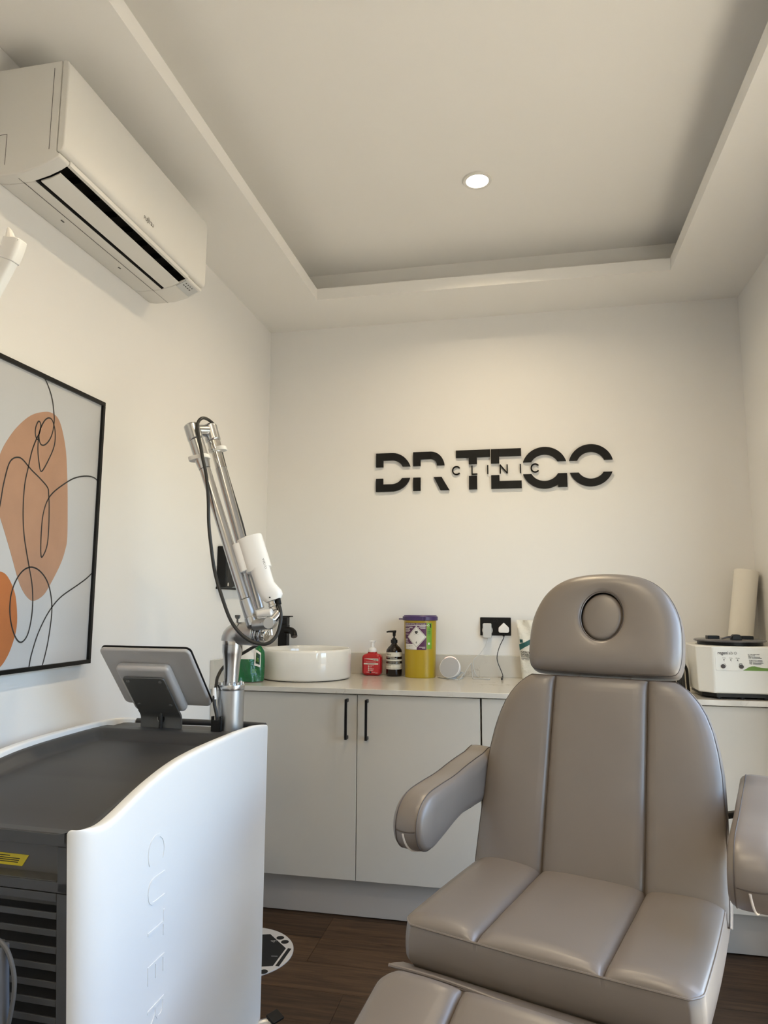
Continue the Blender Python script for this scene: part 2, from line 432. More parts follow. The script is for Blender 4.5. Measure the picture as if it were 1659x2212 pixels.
obj('head', MB().box(tx-.022, tx+.022, ty-.022, ty+.022, 1.151, 1.186), M_BLACKM, t, bevel=.002)
obj('lever', MB().box(tx-.022, tx+.040, ty-.022, ty+.022, 1.187, 1.194), M_BLACKM, t, bevel=.0015)
obj('spout', MB().tube([(tx+.015, ty-.012, 1.122), (tx+.045, ty-.028, 1.122), (tx+.066, ty-.045, 1.112), (tx+.074, ty-.055, 1.094)], .0165, 20), M_BLACKM, t)
obj('aerator', MB().cyl((tx+.0735, ty-.0545, 1.098), (tx+.076, ty-.0575, 1.090), .0125, n=20), M_KNOB, t)

# ------------------------------------------------------------------ red pump bottle
cx, cy = -.7525, 3.395
t = thing('pump_bottle', (cx, cy, ZW), 'red square foam soap bottle with white pump on the worktop', 'bottle')
body = MB(); 
def sq_section(hw, hd, z, n=7, r=.016):
    r = min(r, hw*.9, hd*.9)
    return [Vector((cx+a, cy+b_, z)) for a, b_ in rrect(-hw, hw, -hd, hd, r, n)]
secs = [(.034, .020, ZW), (.043, .026, ZW+.006), (.0475, .029, ZW+.014), (.048, .030, ZW+.085), (.046, .029, ZW+.093), (.040, .026, ZW+.100), (.028, .022, ZW+.105), (.022, .020, ZW+.107), (.022, .020, ZW+.113)]
rings = [sq_section(*s_) for s_ in secs]; n = len(rings[0])
body.add([p for r in rings for p in r], [(j*n+i, j*n+(i+1) % n, (j+1)*n+(i+1) % n, (j+1)*n+i) for j in range(len(rings)-1) for i in range(n)] + [tuple(range(n))[::-1], tuple(range((len(rings)-1)*n, len(rings)*n))])
bo = obj('body', body, M_RED, t, angle=50)
pm = MB().lathe([(.0205, ZW+.112), (.021, ZW+.116), (.0205, ZW+.124), (.017, ZW+.131), (.009, ZW+.134), (.0085, ZW+.157), (.011, ZW+.160), (.011, ZW+.166), (.004, ZW+.167)], (cx, cy, 0), 32)
pm.box(cx-.014, cx+.012, cy-.009, cy+.009, ZW+.158, ZW+.168).box(cx+.010, cx+.018, cy-.006, cy+.006, ZW+.163, ZW+.168)
obj('pump', pm, M_WHITE, t, bevel=.0015, seg=2)
yf = cy-.0302
F = lambda a, b_, h: Vector((cx+a, yf-h, ZW+b_))
lab = obj('front_label', MB().prism(rrect(-.036, .036, .012, .083, .002, 3), F, -.001, .0003), M_REDL, bo)
wm = MB().prism([(-.035, .0825), (.0355, .0825), (.0355, .0705)], F, 0, .0006).prism([(-.036, .061), (.0355, .061), (.0355, .054), (-.036, .054)], F, 0, .0006)
for z_ in (.046, .036, .0265): wm.prism([(-.016, z_), (-.0115, z_+.0045), (-.007, z_), (-.0115, z_-.0045)], F, 0, .0006)
for z_, a_, b_ in ((.0655, -.026, .024), (.0475, -.004, .014), (.0445, -.004, .004), (.0365, -.004, .002), (.0335, -.004, .014), (.0275, -.004, .012), (.024, -.004, .008), (.0165, -.022, -.008), (.0165, .006, .020), (.0135, .022, .033)):
    wm.box(cx+a_, cx+b_, yf-.0006, yf, ZW+z_, ZW+z_+.0015)
obj('label_print', wm, M_LABEL, lab, smooth=False)
dk = MB().lathe([(.0004, 0), (.0048, 0), (.0048, .0008)], n=20, M=Matrix.Translation(F(-.003, .0175, 0)) @ Matrix.Rotation(radians(90), 4, 'X'))
for z_, a_, b_ in ((.0775, .008, .033), (.0742, .020, .033), (.0568, -.018, .018)): dk.box(cx+a_, cx+b_, yf-.0011, yf-.0005, ZW+z_, ZW+z_+.0016)
obj('label_print_dark', dk, M_INK, lab, smooth=False)

# ------------------------------------------------------------------ dark pump bottle
cx, cy = -.6435, 3.390; R_ = .0385
t = thing('pump_bottle', (cx, cy, ZW), 'dark brown round soap bottle with cream label and black pump', 'bottle')
bo = obj('body', MB().lathe([(.030, ZW), (.036, ZW+.002), (R_, ZW+.010), (R_, ZW+.118), (.0365, ZW+.126), (.028, ZW+.138), (.018, ZW+.147), (.0135, ZW+.153), (.0135, ZW+.160)], (cx, cy, 0), 48), M_AMBER, t)
obj('pump', MB().lathe([(.0165, ZW+.158), (.0165, ZW+.173), (.011, ZW+.174), (.011, ZW+.180), (.0045, ZW+.181), (.0045, ZW+.190), (.007, ZW+.192), (.0075, ZW+.208), (.009, ZW+.213)], (cx, cy, 0), 28)
    .tube([(cx+.010, cy, ZW+.2135), (cx-.008, cy-.004, ZW+.213), (cx-.026, cy-.008, ZW+.2125), (cx-.036, cy-.010, ZW+.210)], lambda u: .0055-.0020*u, 12), M_BLACK, t)
def band(mb, z0, z1, a0=0, a1=360, e=.0004, n=64):
    us = [radians(a0+(a1-a0)*i/n) for i in range(n+1)]
    mb.grid(lambda u, v: Vector((cx+(R_+e)*cos(u), cy+(R_+e)*sin(u), v)), us, [z0, z1]); return mb
lb = MB(); band(lb, ZW+.094, ZW+.115); band(lb, ZW+.073, ZW+.082); band(lb, ZW+.034, ZW+.061)
lab = obj('cream_bands', lb, M_LABEL, bo, label='cream paper label bands')
lb = MB()
for z0, z1, a0, a1 in ((.0895, .0915, 215, 285), (.0855, .0868, 250, 300), (.0675, .0688, 200, 330)): band(lb, ZW+z0, ZW+z1, a0, a1, .0004, 16)
obj('fine_print', lb, M_LABEL, bo)
lb = MB()
for z0, z1, a0, a1 in ((.0565, .0578, 200, 330), (.0525, .0538, 200, 260), (.0778, .079, 215, 250), (.040, .0408, 200, 340)): band(lb, ZW+z0, ZW+z1, a0, a1, .0007, 16)
lb = text_mb('Aesop', .011, lambda x, y, z: Vector((cx+(R_+.0008)*sin((x-.036)/R_), cy-(R_+.0008)*cos((x-.036)/R_), ZW+.1015+y)), mb=lb)
obj('label_print', lb, M_INK, bo)

# ------------------------------------------------------------------ yellow clinical waste bin
cx, cy = -.512, 3.372
t = thing('sharps_bin', (cx, cy, ZW), 'tall yellow clinical waste tub with purple lid and hazard label', 'waste bin')
HX, HY = .0785, .0640
def bsc(z): return .925+.075*min(1, (z-ZW)/.27)
prof = [(.90, ZW), (.925, ZW+.002), (.930, ZW+.006)] + [(bsc(ZW+h), ZW+h) for h in (.05, .12, .2, .274)]
bo = obj('tub', MB().lathe([(r*HX, z) for r, z in prof], (cx, cy, 0), 72, sy=HY/HX), M_YEL, t)
li = MB().lathe([(r*HX, z) for r, z in ((1.02, ZW+.268), (1.085, ZW+.270), (1.09, ZW+.286), (1.03, ZW+.289), (1.0, ZW+.293), (.3, ZW+.293))], (cx, cy, 0), 72, sy=HY/HX)
li.box(cx-.103, cx-.080, cy-.012, cy+.012, ZW+.272, ZW+.277).box(cx+.018, cx+.021, cy-HY*1.13, cy-HY*.9, ZW+.268, ZW+.284).box(cx+.034, cx+.036, cy-HY*1.08, cy-HY*.85, ZW+.268, ZW+.284)
obj('lid', li, M_LID, t, angle=50)
def bmap(s_, z, e):     # s_ metres along the front of the tub from its middle, z height above worktop
    a = s_/.0775; k = bsc(ZW+z)
    return Vector((cx+(HX*k+e)*sin(a), cy-(HY*k+e)*cos(a), ZW+z))
def brect(mb, s0, s1, z0, z1, e, n=14): 
    return mb.grid(lambda u, v: bmap(u, v, e), [s0+(s1-s0)*i/n for i in range(n+1)], [z0+(z1-z0)*j/6 for j in range(7)])
def bpoly(mb, pts, e):
    c_ = (sum(p[0] for p in pts)/len(pts), sum(p[1] for p in pts)/len(pts)); n_ = len(pts); K = 6; vs = []; fs = []
    for k in range(K+1):
        for p in pts: vs.append(bmap(c_[0]+(p[0]-c_[0])*k/K, c_[1]+(p[1]-c_[1])*k/K, e))
    for k in range(K):
        for i in range(n_): fs.append((k*n_+i, k*n_+(i+1) % n_, (k+1)*n_+(i+1) % n_, (k+1)*n_+i))
    return mb.add(vs, fs)
def dens(pts, n=6):
    o_ = []
    for i in range(len(pts)):
        a, b_ = pts[i], pts[(i+1) % len(pts)]
        o_ += [(a[0]+(b_[0]-a[0])*k/n, a[1]+(b_[1]-a[1])*k/n) for k in range(n)]
    return o_
S0, S1, Z0, Z1 = -.080, .040, .132, .258
pl = obj('hazard_label', brect(MB(), S0, S1, Z0, Z1, .0003, 24), M_PURPLE, bo, label='purple hazard label')
gl = obj('recycling_label', brect(MB(), S1+.002, S1+.031, Z0+.003, Z1, .0003, 8), M_PGREEN, bo, label='green recycling strip')
dc = (-.009, .192)
zf = lambda z_: .132+(z_-.128)*1.095
wm = MB(); bpoly(wm, dens([(dc[0], dc[1]+.052), (dc[0]+.0485, dc[1]), (dc[0], dc[1]-.052), (dc[0]-.0485, dc[1])]), .0008)
brect(wm, S0+.002, -.008, Z0+.001, Z0+.027, .0006)
brect(wm, S0, S1, zf(.231), zf(.2335), .0006)
T_ = lambda e: (lambda x, y, z: bmap(x, y, e))
text_mb('DANGER DO NOT FILL ABOVE THE LINE', .0075, lambda x, y, z: bmap(S0+.004+x, zf(.2358)+y, .0006), sx=.78, offset=.0001, fit=.110, mb=wm)
text_mb('INFECTIOUS', .0055, lambda x, y, z: bmap(S0+.002+x, zf(.2245)+y, .0006), sx=.9, mb=wm)
text_mb('DANGER', .0095, lambda x, y, z: bmap(S0+.002+x, zf(.2135)+y, .0006), sx=.9, offset=.0002, mb=wm)
for z_, a, b_ in ((.2085, S0+.002, S0+.038), (.2045, S0+.002, S0+.031), (.193, S0+.002, S0+.028), (.172, S0+.003, S0+.022), (.1685, S0+.003, S0+.022), (.1635, S0+.003, S0+.020), (.1585, S0+.003, S0+.027), (.2275, .006, .035), (.2235, .000, .035), (.2185, .010, .035), (.1385, .004, .034), (.1335, .018, .034), (.224, S0+.032, S0+.052), (.220, S0+.034, S0+.054)):
    brect(wm, a, b_, zf(z_), zf(z_)+.0019, .0006, 6)
obj('label_white', wm, M_PAPERW, pl, smooth=False)
km = MB()
for k_ in range(4):                                   # thin black border of the diamond
    q = [(0, .0475), (.0438, 0), (0, -.0475), (-.0438, 0)]; a, b_ = q[k_], q[(k_+1) % 4]
    L_ = sqrt((b_[0]-a[0])**2+(b_[1]-a[1])**2); nx, ny = (b_[1]-a[1])/L_*.0006, -(b_[0]-a[0])/L_*.0006
    for i in range(8):
        p0 = (a[0]+(b_[0]-a[0])*i/8, a[1]+(b_[1]-a[1])*i/8); p1 = (a[0]+(b_[0]-a[0])*(i+1)/8, a[1]+(b_[1]-a[1])*(i+1)/8)
        km.add([bmap(dc[0]+p[0]+s_*nx, dc[1]+p[1]+s_*ny, .0012) for p in (p0, p1) for s_ in (-1, 1)], [(0, 1, 3, 2)])
bz = (dc[0], dc[1]+.022)                              # three-horned hazard symbol
for k_ in range(3):
    A = radians(90+120*k_)
    def RP(r, th): return (bz[0]+r*cos(A+th), bz[1]+r*sin(A+th))
    pts_o = []; pts_i = []
    c0 = .0072; 
    for i in range(13):
        th = radians(-150+300*i/12); wq = .0026*(1-abs(i-6)/6)
        # crescent opening outwards
        ox, oy = c0-.0066*cos(th), .0066*sin(th); ix, iy = c0+.0012-(.0066-wq*1.3)*cos(th), (.0066-wq*.6)*sin(th)
        pts_o.append((bz[0]+ox*cos(A)-oy*sin(A), bz[1]+ox*sin(A)+oy*cos(A))); pts_i.append((bz[0]+ix*cos(A)-iy*sin(A), bz[1]+ix*sin(A)+iy*cos(A)))
    km.add([bmap(*p, .0012) for p in pts_o]+[bmap(*p, .0012) for p in pts_i], [(i, i+1, 14+i, 13+i) for i in range(12)])
for i in range(24):
    a0, a1 = 2*pi*i/24, 2*pi*(i+1)/24
    km.add([bmap(bz[0]+r*cos(a), bz[1]+r*sin(a), .0012) for a in (a0, a1) for r in (.0052, .0062)], [(0, 1, 3, 2)])
text_mb('6', .013, lambda x, y, z: bmap(dc[0]+x, dc[1]-.030+y, .0012), align='CENTER', offset=.0004, mb=km)
for z_ in (Z0+.005, Z0+.012, Z0+.019):
    brect(km, S0+.005, S0+.011, z_, z_+.0016, .0009, 2); brect(km, S0+.012, S0+.030, z_, z_+.0005, .0009, 4); brect(km, S0+.031, S0+.036, z_, z_+.0016, .0009, 2); brect(km, S0+.037, S0+.053, z_, z_+.0005, .0009, 4)
obj('label_black', km, M_INK, pl, smooth=False)
gx = S1+.002
wm = MB(); 
for k_ in range(3):
    a = radians(90+120*k_); 
    for i in range(4):
        a0, a1 = a-.75+i*.36, a-.75+(i+1)*.36
        wm.add([bmap(gx+.0075+r*cos(q), .247+r*sin(q), .0007) for q in (a0, a1) for r in (.0032, .0058)], [(0, 1, 3, 2)])
brect(wm, gx+.006, gx+.017, .156, .166, .0007, 3)
obj('label_white', wm, M_PAPERW, gl, smooth=False)
km = MB(); bpoly(km, [(gx+.016, .254), (gx+.023, .254), (gx+.024, .236), (gx+.018, .234)], .0007)
obj('label_black', km, M_INK, gl, smooth=False)
dg_ = MB()
for z_ in (.2165, .2115, .206, .203, .1985, .195, .189): brect(dg_, gx+.003, gx+.020, z_+.012, z_+.0142, .0006, 4)
obj('label_green_print', dg_, M_PGREEND, gl, smooth=False)

# ------------------------------------------------------------------ round smart speaker and its loose cable
c = pix(973, 1443, Y=3.325); c.z = ZW+.051; R_ = .050
t = thing('smart_speaker', (c.x, c.y, ZW), 'small round white speaker with grey fabric face and red ring', 'speaker'); spk = t
ax = (Vector((-.25, -1, .33))).normalized()
q = ax.to_track_quat('Z', 'Y').to_matrix().to_4x4(); Mx = Matrix.Translation(c) @ q
prof = [(.001, -.052)] + [(R_*sin(radians(a))*.98, -R_*cos(radians(a))*1.05) for a in range(8, 92, 7)] + [(R_, .004), (.0498, .012), (.0480, .0135)]
obj('shell', MB().lathe(prof, M=Mx, n=56), M_WHITE, t, angle=60)
obj('fabric_face', MB().lathe([(.001, .0165)]+[(.0472*k/8, .0165-.003*(k/8)**2) for k in range(1, 9)]+[(.0472, .010)], M=Mx, n=56), M_MESHF, t, angle=60)
up = (q.to_3x3().inverted() @ Vector((0, 0, 1))); a0 = math.atan2(up.y, up.x)
obj('light_ring', MB().tube([Mx @ Vector((.0488*cos(a0+radians(g)), .0488*sin(a0+radians(g)), .0128)) for g in range(-34, 35, 4)], .0017, 8, sub=1), M_RING, t)
obj('foot', MB().lathe([(.018, ZW), (.020, ZW+.002), (.020, ZW+.006)], (c.x+.006, c.y+.012, 0), 32), M_WHITE, t)

# ------------------------------------------------------------------ double socket with plugs and cables
sx0, sx1, sz0, sz1 = -.230, -.082, 1.107, 1.194
t = thing('double_socket', ((sx0+sx1)/2, YB, sz0), 'black double wall socket above the worktop', 'socket')
so_ = obj('plate', MB().prism(rrect(sx0, sx1, sz0, sz1, .003, 3), lambda a, b_, h: Vector((a, YB-h, b_)), 0, .0065), M_BLACK, t, bevel=.001, seg=2)
sw = MB().box(-.166, -.158, YB-.009, YB-.006, 1.172, 1.184).box(-.154, -.146, YB-.009, YB-.006, 1.172, 1.184)
obj('rocker_switch', sw, M_BLACK, so_, bevel=.001, seg=2)
a0 = pix(849, 1375, Y=YB)
px = -.195; pz0, pz1 = 1.097, 1.166
t = thing('power_adapter', (px, YB-.007, pz0), 'light grey square power adapter plugged into the socket with grey cable', 'adapter')
obj('prong_plate', MB().prism([(px+.0255*cos(2*pi*k/24), 1.132+.024*sin(2*pi*k/24)) for k in range(24)], lambda a, b_, h: Vector((a, YB-.0068-h, b_)), 0, .006), M_ADAPT, t)
obj('case', MB().prism(rrect(px-.0205, px+.0205, pz0, pz1, .006, 5), lambda a, b_, h: Vector((a, YB-.0125-h, b_)), 0, .028), M_ADAPT, t, bevel=.003)
Pb = lambda px_, py_, Y=3.435: pix(px_, py_, Y=Y)
Pt = lambda px_, py_: (lambda v: Vector((v.x, min(v.y, 3.445), ZW+.0022)))(pix(px_, py_, Z=ZW))
cab = MB().tube([Vector((px, YB-.028, pz0+.001)), Pb(1053, 1383), Pb(1048, 1396), Pb(1037, 1412, 3.43), Pb(1024, 1425, 3.43), Pb(1022, 1436, 3.43), Pb(1027, 1456, 3.42), Pt(1034, 1464), Pt(1044, 1466.5), Pt(1056, 1467.5), Pt(1056.5, 1468.5), Pt(1045, 1467.8), Pt(1030, 1467), Pt(1022, 1466.5), Pb(1020, 1455, 3.41), Pb(1018, 1432, 3.405)], .0019, 8, sub=5)
obj('cable', cab, M_ADAPT, t)
cab = MB().tube([Pb(1018, 1432, 3.405), Pb(1012, 1440, 3.39), Pb(1003, 1456, 3.36), Pt(1000, 1465), Pt(990, 1468.5), Pt(975, 1468), Pt(950, 1464.5), Pt(946, 1462.5)], .0019, 8, sub=5)
obj('cable', cab, M_ADAPT, spk)
lp = [Pt(1004, 1462), Pb(1000, 1453, 3.36), Pb(992, 1458, 3.35), Pt(984, 1466), Pt(992, 1469), Pb(1001, 1456, 3.355), Pb(996, 1452, 3.35), Pt(985, 1463)]
obj('cable_loop', MB().tube(lp, .0019, 8, sub=6), M_ADAPT, spk)
wx = -.116
t = thing('usb_plug', (wx, YB-.007, 1.12), 'white three pin charger plug in the socket with black cable', 'plug')
hexp = [(wx, 1.170), (wx+.0245, 1.146), (wx+.0255, 1.128), (wx+.021, 1.122), (wx-.021, 1.122), (wx-.0255, 1.128), (wx-.0245, 1.146)]
obj('case', MB().prism([(wx+(a-wx)*1.0, b_) for a, b_ in hexp][::-1], lambda a, b_, h: Vector((a, YB-.0068-h, b_)), 0, .024), M_WHITE, t, bevel=.0035)
obj('connector', MB().box(wx-.006, wx+.004, YB-.024, YB-.016, 1.104, 1.1235), M_BLACK, t, bevel=.001, seg=2)
obj('cable', MB().tube([Vector((wx-.001, YB-.020, 1.106)), Pb(1088, 1378), Pb(1079, 1397), Pb(1074, 1416, 3.43), Pb(1075, 1430, 3.425), Pb(1083, 1450, 3.42), Pb(1086, 1459, 3.41), Pt(1085, 1465)], .0020, 8), M_RUBBER, t)
obj('jack', MB().tube([Pt(1085.5, 1464)+Vector((0, 0, .002)), Pt(1084, 1469)+Vector((0, 0, .002))], .0042, 10, sub=1), M_RUBBER, t)

# ------------------------------------------------------------------ swab bag, green wipes pouch
t = thing('swab_bag', (.035, 3.40, ZW), 'white paper bag of non woven swabs standing behind the headrest', 'bag')
def bagf(u, v):          # u across 0..1, v up 0..1, leaning slightly left
    x = -.034+.150*u-.020*v; z = ZW+.002+.272*v
    d = .030*(1-v**3)*sin(pi*min(max(u, .0), 1))**.5
    cr_ = .006*sin(13*u+9*v)*v + (.010*sin(9*u-2)*max(0, v-.66)/.34)
    return Vector((x, 3.408-d-cr_, z))
us = [i/24 for i in range(25)]; vs = [i/30 for i in range(31)]
bm_ = MB().grid(bagf, us, vs); bm_.grid(lambda u, v: Vector((bagf(1-u, v).x, 3.425, bagf(u, v).z)), us, vs)
nu = 25
for j in range(30):
    for side in (0, 24): 
        a = j*nu+side; b_ = (j+1)*nu+side; o2 = 31*nu; c2 = o2+j*nu+(24-side); d2 = o2+(j+1)*nu+(24-side)
        bm_.f.append([a, b_, d2, c2])
bm_.f.append([i for i in range(25)]+[31*nu+i for i in range(25)]); bm_.f.append([30*nu+i for i in range(25)]+[31*nu+30*nu+i for i in range(25)])
bg_ = obj('paper_sack', bm_, M_BAG, t, angle=80)
def onbag(a, z, e=.0012):   # a metres from the bag's left edge, z above worktop
    v = (z-.002)/.272; u = a/.150; p = bagf(u, v); return Vector((p.x, p.y-e, p.z))
def bagpoly(mb, pts, e=.0012, n=8):
    """quad given by 4 corners (a,z), draped on the bag"""
    (a0, z0), (a1, z1), (a2, z2), (a3, z3) = pts
    def g(s_, r_):
        a = (a0*(1-s_)+a1*s_)*(1-r_)+(a3*(1-s_)+a2*s_)*r_; z = (z0*(1-s_)+z1*s_)*(1-r_)+(z3*(1-s_)+z2*s_)*r_
        return onbag(a, z, e)
    return mb.grid(g, [i/n for i in range(n+1)], [i/n for i in range(n+1)])
tm = MB(); bagpoly(tm, [(.002, .133), (.030, .150), (.030, .172), (.002, .161)]); bagpoly(tm, [(.030, .150), (.10, .185), (.10, .208), (.030, .172)])
bagpoly(tm, [(.006, .169), (.020, .169), (.020, .184), (.006, .184)])
obj('teal_print', tm, M_TEAL, bg_, smooth=False)
tm = text_mb('NON WOVEN', .0145, lambda x, y, z: onbag(.006+x, .120+y), offset=.0003, fit=.082)
text_mb('SWABS', .0145, lambda x, y, z: onbag(.006+x, .1085+y), offset=.0003, fit=.037, mb=tm); text_mb('NON STERILE', .0075, lambda x, y, z: onbag(.006+x, .1010+y), offset=.0002, sx=.95, mb=tm)
for z_, a, b_ in ((.095, .006, .045), (.0895, .007, .018), (.0895, .024, .042)): bagpoly(tm, [(a, z_), (b_, z_), (b_, z_+.0018), (a, z_+.0018)], n=3)
obj('lettering', tm, M_INK, bg_, smooth=False)

gp = pix(548, 1470, Z=ZW)
t = thing('wipes_pouch', (-1.228, 2.985, ZW), 'green and white foil pouch of wipes between laser column and basin', 'pouch')
def pouch(u, v, half):      # u -1..1 across, v 0..1 up
    wdt = .068*(1-.18*v**2); th = .038*(1-v**2.2)*sqrt(max(0, 1-abs(u)**2.6))+.0012
    x = u*wdt + .012*v; y = half*th*(1+.12*sin(7*u+5*v)) + .006*v
    z = ZW+.004+.178*v-(.05*v*max(0, u)**2*1.0 if v > .6 else .05*v*max(0, u)**2)
    ca, sa = cos(radians(20)), sin(radians(20))
    return Vector((-1.228+x*ca-y*sa, 2.985+x*sa+y*ca, z))
us = [-1+i/14 for i in range(29)]; vs = [i/22 for i in range(23)]
lower = [v for v in vs if v < .58]; upper = [lower[-1]]+[v for v in vs if v >= .58]
gm = MB().grid(lambda u, v: pouch(u, v, -1), us, lower).grid(lambda u, v: pouch(-u, v, 1), us, vs)
gm.f.append([i for i in range(29)]+[len(lower)*29+i for i in range(29)])
gb = obj('foil_body', gm, M_GREEN, t, angle=80)
um = MB().grid(lambda u, v: pouch(u, v, -1), [u for u in us if u <= .3], upper); obj('white_top', um, M_PAPERW, t, angle=80, label='white upper part of the pouch')
um = MB().grid(lambda u, v: pouch(u, v, -1), [u for u in us if u >= .27], upper); obj('green_corner', um, M_GREEN, t, angle=80)
def onp(a, b_, e): p = pouch(a, b_, -1); return p+Vector((.34*e, -.94*e, 0))
fm = MB().grid(lambda a, b_: onp(a, b_, .0035), [.30+.42*i/8 for i in range(9)], [.40+.40*i/8 for i in range(9)])
fl = obj('resealable_flap', fm, M_PAPERW, t)
obj('flap_window', MB().grid(lambda a, b_: onp(a, b_, .0048), [.38+.29*i/6 for i in range(7)], [.46+.28*i/6 for i in range(7)]), M_GREEND, fl)
fm = MB()
for b_ in (.60, .565, .53): fm.grid(lambda a, v: onp(a, v, .0056), [.43+.17*i/4 for i in range(5)], [b_, b_+.012])
for b_ in (.30, .275, .25, .225): fm.grid(lambda a, v: onp(a, v, .0012), [.20+.25*i/4 for i in range(5)], [b_, b_+.007])
for b_ in (.87, .84): fm.grid(lambda a, v: onp(a, v, .0012), [.55+.13*i/3 for i in range(4)], [b_, b_+.012])
obj('label_print', fm, M_PGREEN, t, smooth=False)
obj('green_logo', MB().grid(lambda a, v: onp(a, v, .0014), [-.30+.50*i/4 for i in range(5)], [.90, .93, .965]), M_GREEN, t, smooth=False)
gm_ = MB()
for b_, a0_, a1_ in ((.80, .05, .22), (.745, -.02, .2), (.715, .02, .2)): gm_.grid(lambda a, v: onp(a, v, .0014), [a0_+(a1_-a0_)*i/3 for i in range(4)], [b_, b_+.012])
obj('fine_print', gm_, M_ADAPT, t, smooth=False)

# ------------------------------------------------------------------ centrifuge at the right end of the worktop
cx0, cx1, cy0, cy1 = .628, .930, 2.868, 3.165
cz0, cz1 = ZW+.022, 1.106
t = thing('centrifuge', ((cx0+cx1)/2, (cy0+cy1)/2, ZW), 'white bench centrifuge with control panel at the right end of the worktop', 'centrifuge')
ch = .052
def octo(x0, x1, y0, y1, c_): return [(x0+c_, y0), (x1-c_, y0), (x1, y0+c_), (x1, y1-c_), (x1-c_, y1), (x0+c_, y1), (x0, y1-c_), (x0, y0+c_)]
P = octo(cx0, cx1, cy0, cy1, ch)
sh = MB(); n = 8
low = [(x, y, cz0) for x, y in octo(cx0+.006, cx1-.006, cy0+.002, cy1-.006, ch*.9)]; upv = [(x, y, cz1) for x, y in P]
sh.add(low+upv, [(i, (i+1) % 8, 8+(i+1) % 8, 8+i) for i in range(8)]+[tuple(range(8))[::-1], tuple(range(8, 16))])
body = obj('shell', sh, M_CENT, t, bevel=.006, seg=3)
obj('underside', MB().prism(octo(cx0+.02, cx1-.02, cy0+.012, cy1-.02, ch*.8), lambda a, b_, h: Vector((a, b_, h)), ZW+.008, cz0+.001), M_BLACK, t)
for fx in (cx0+.07, (cx0+cx1)/2, cx1-.07):
    for fy in (cy0+.022, cy1-.05): obj('foot', MB().lathe([(.009, ZW), (.010, ZW+.002), (.008, ZW+.010)], (fx, fy, 0), 16), M_BLACK, t)
lc = ((cx0+cx1)/2, cy0+.145)
obj('gasket', MB().lathe([(.115, cz1-.001), (.118, cz1+.002), (.118, cz1+.014)], (*lc, 0), 64), M_BLACK, t)
ld_ = obj('lid', MB().lathe([(.125, cz1+.013), (.130, cz1+.014), (.131, cz1+.018), (.126, cz1+.021), (.02, cz1+.0225)], (*lc, 0), 64), M_CLID, t)
for s_ in (-1, 1): obj('hinge_block', MB().box(lc[0]+s_*.062-.022, lc[0]+s_*.062+.022, lc[1]-.02, lc[1]+.02, cz1+.021, cz1+.034), M_BLACK, ld_, bevel=.002, seg=2)
obj('catch', MB().prism([(-.018, 0), (-.016, .014), (-.010, .021), (.010, .021), (.016, .014), (.018, 0)], lambda a, b_, h: Vector((lc[0]+a+.002, lc[1]-.10+h, cz1+.0215+b_)), 0, .03), M_BLACK, ld_, bevel=.002, seg=2)
obj('release_lever', MB().tube([(lc[0]-.012, lc[1]-.085, cz1+.032), (lc[0]-.03, lc[1]-.085, cz1+.031), (lc[0]-.05, lc[1]-.085, cz1+.025)], lambda u: .0055-.003*u, 10), M_CLID, ld_)
# control panel on the front face (front face leans a little)
def cf(a, b_, h):       # a metres right of the panel's left edge, b_ metres above its lower edge
    z = 1.016+b_; k = (z-cz0)/(cz1-cz0); return Vector((cx0+.060+a, cy0+.002*(1-k)-h, z))
pn = obj('control_panel', MB().prism(rrect(0, .190, 0, .080, .006, 4), cf, -.004, .0012), M_CENT, body, bevel=.0008, seg=2)
im = text_mb('regen', .0165, lambda x, y, z: cf(.009+x, .0605+y, .0016), offset=.0004, fit=.0335)
text_mb('lab', .0165, lambda x, y, z: cf(.0435+x, .0605+y, .0016), fit=.019, offset=-.0001, mb=im)
for k_ in range(10):
    a = 2*pi*k_/10
    im.add([cf(.0715+r*cos(a)+s_*.0005*sin(a), .0655+r*sin(a)-s_*.0005*cos(a), .0016) for r in (.0025, .0058) for s_ in (-1, 1)], [(0, 1, 3, 2)])
for i, (s_, d_) in enumerate((('5 mins', '1'), ('9 mins', '2'), ('10 mins', '3'))):
    text_mb(s_, .0045, lambda x, y, z: cf(.0305+.0238*i+x, .0455+y, .0016), align='CENTER', offset=.0001, mb=im)
    im.prism([(.0305+.0238*i+.0024*cos(2*pi*k/12), .0400+.0022*sin(2*pi*k/12)) for k in range(12)], cf, .0012, .0016)
    text_mb(d_, .0042, lambda x, y, z: cf(.0315+.0238*i+x, .0330+y, .0016), align='CENTER', offset=.0001, mb=im)
    text_mb(d_, .0036, lambda x, y, z: cf(.1005+x, .0215-.0045*i+y, .0016), align='CENTER', mb=im)
for i, s_ in enumerate(('For orders please contact:', 'Regen Lab USA', 'Telephone:', 'Email:', None, 'In Regen Lab UK', 'Telephone:', 'Email:', 'Web:')):
    if s_: text_mb(s_, .0042, lambda x, y, z: cf(.114+.0006*i+x, .0600-.0043*i+y, .0016), offset=.00015, sx=.92, mb=im)
for i, a, b_ in ((2, .134, .156), (3, .127, .161), (5, .146, .163), (6, .136, .164), (7, .130, .166), (8, .130, .159)):
    im.box(*[*(cf(a, 0, 0).x, cf(b_, 0, 0).x)], cy0-.0016, cy0-.0005, 1.016+.0602-.0043*i, 1.016+.0618-.0043*i)
for i in range(9):
    a0, a1 = radians(70-8*i), radians(62-8*i)
    im.add([cf(.0265+r*cos(a), .0165+r*sin(a), .0016) for a in (a0, a1) for r in (.0100, .0111)], [(0, 1, 3, 2)])
for i in range(10):
    a0, a1 = radians(-10+22*i), radians(12+22*i)
    im.add([cf(.0883+r*cos(a), .0245+r*sin(a), .0016) for a in (a0, a1) for r in (.0036, .0052)], [(0, 1, 3, 2)])
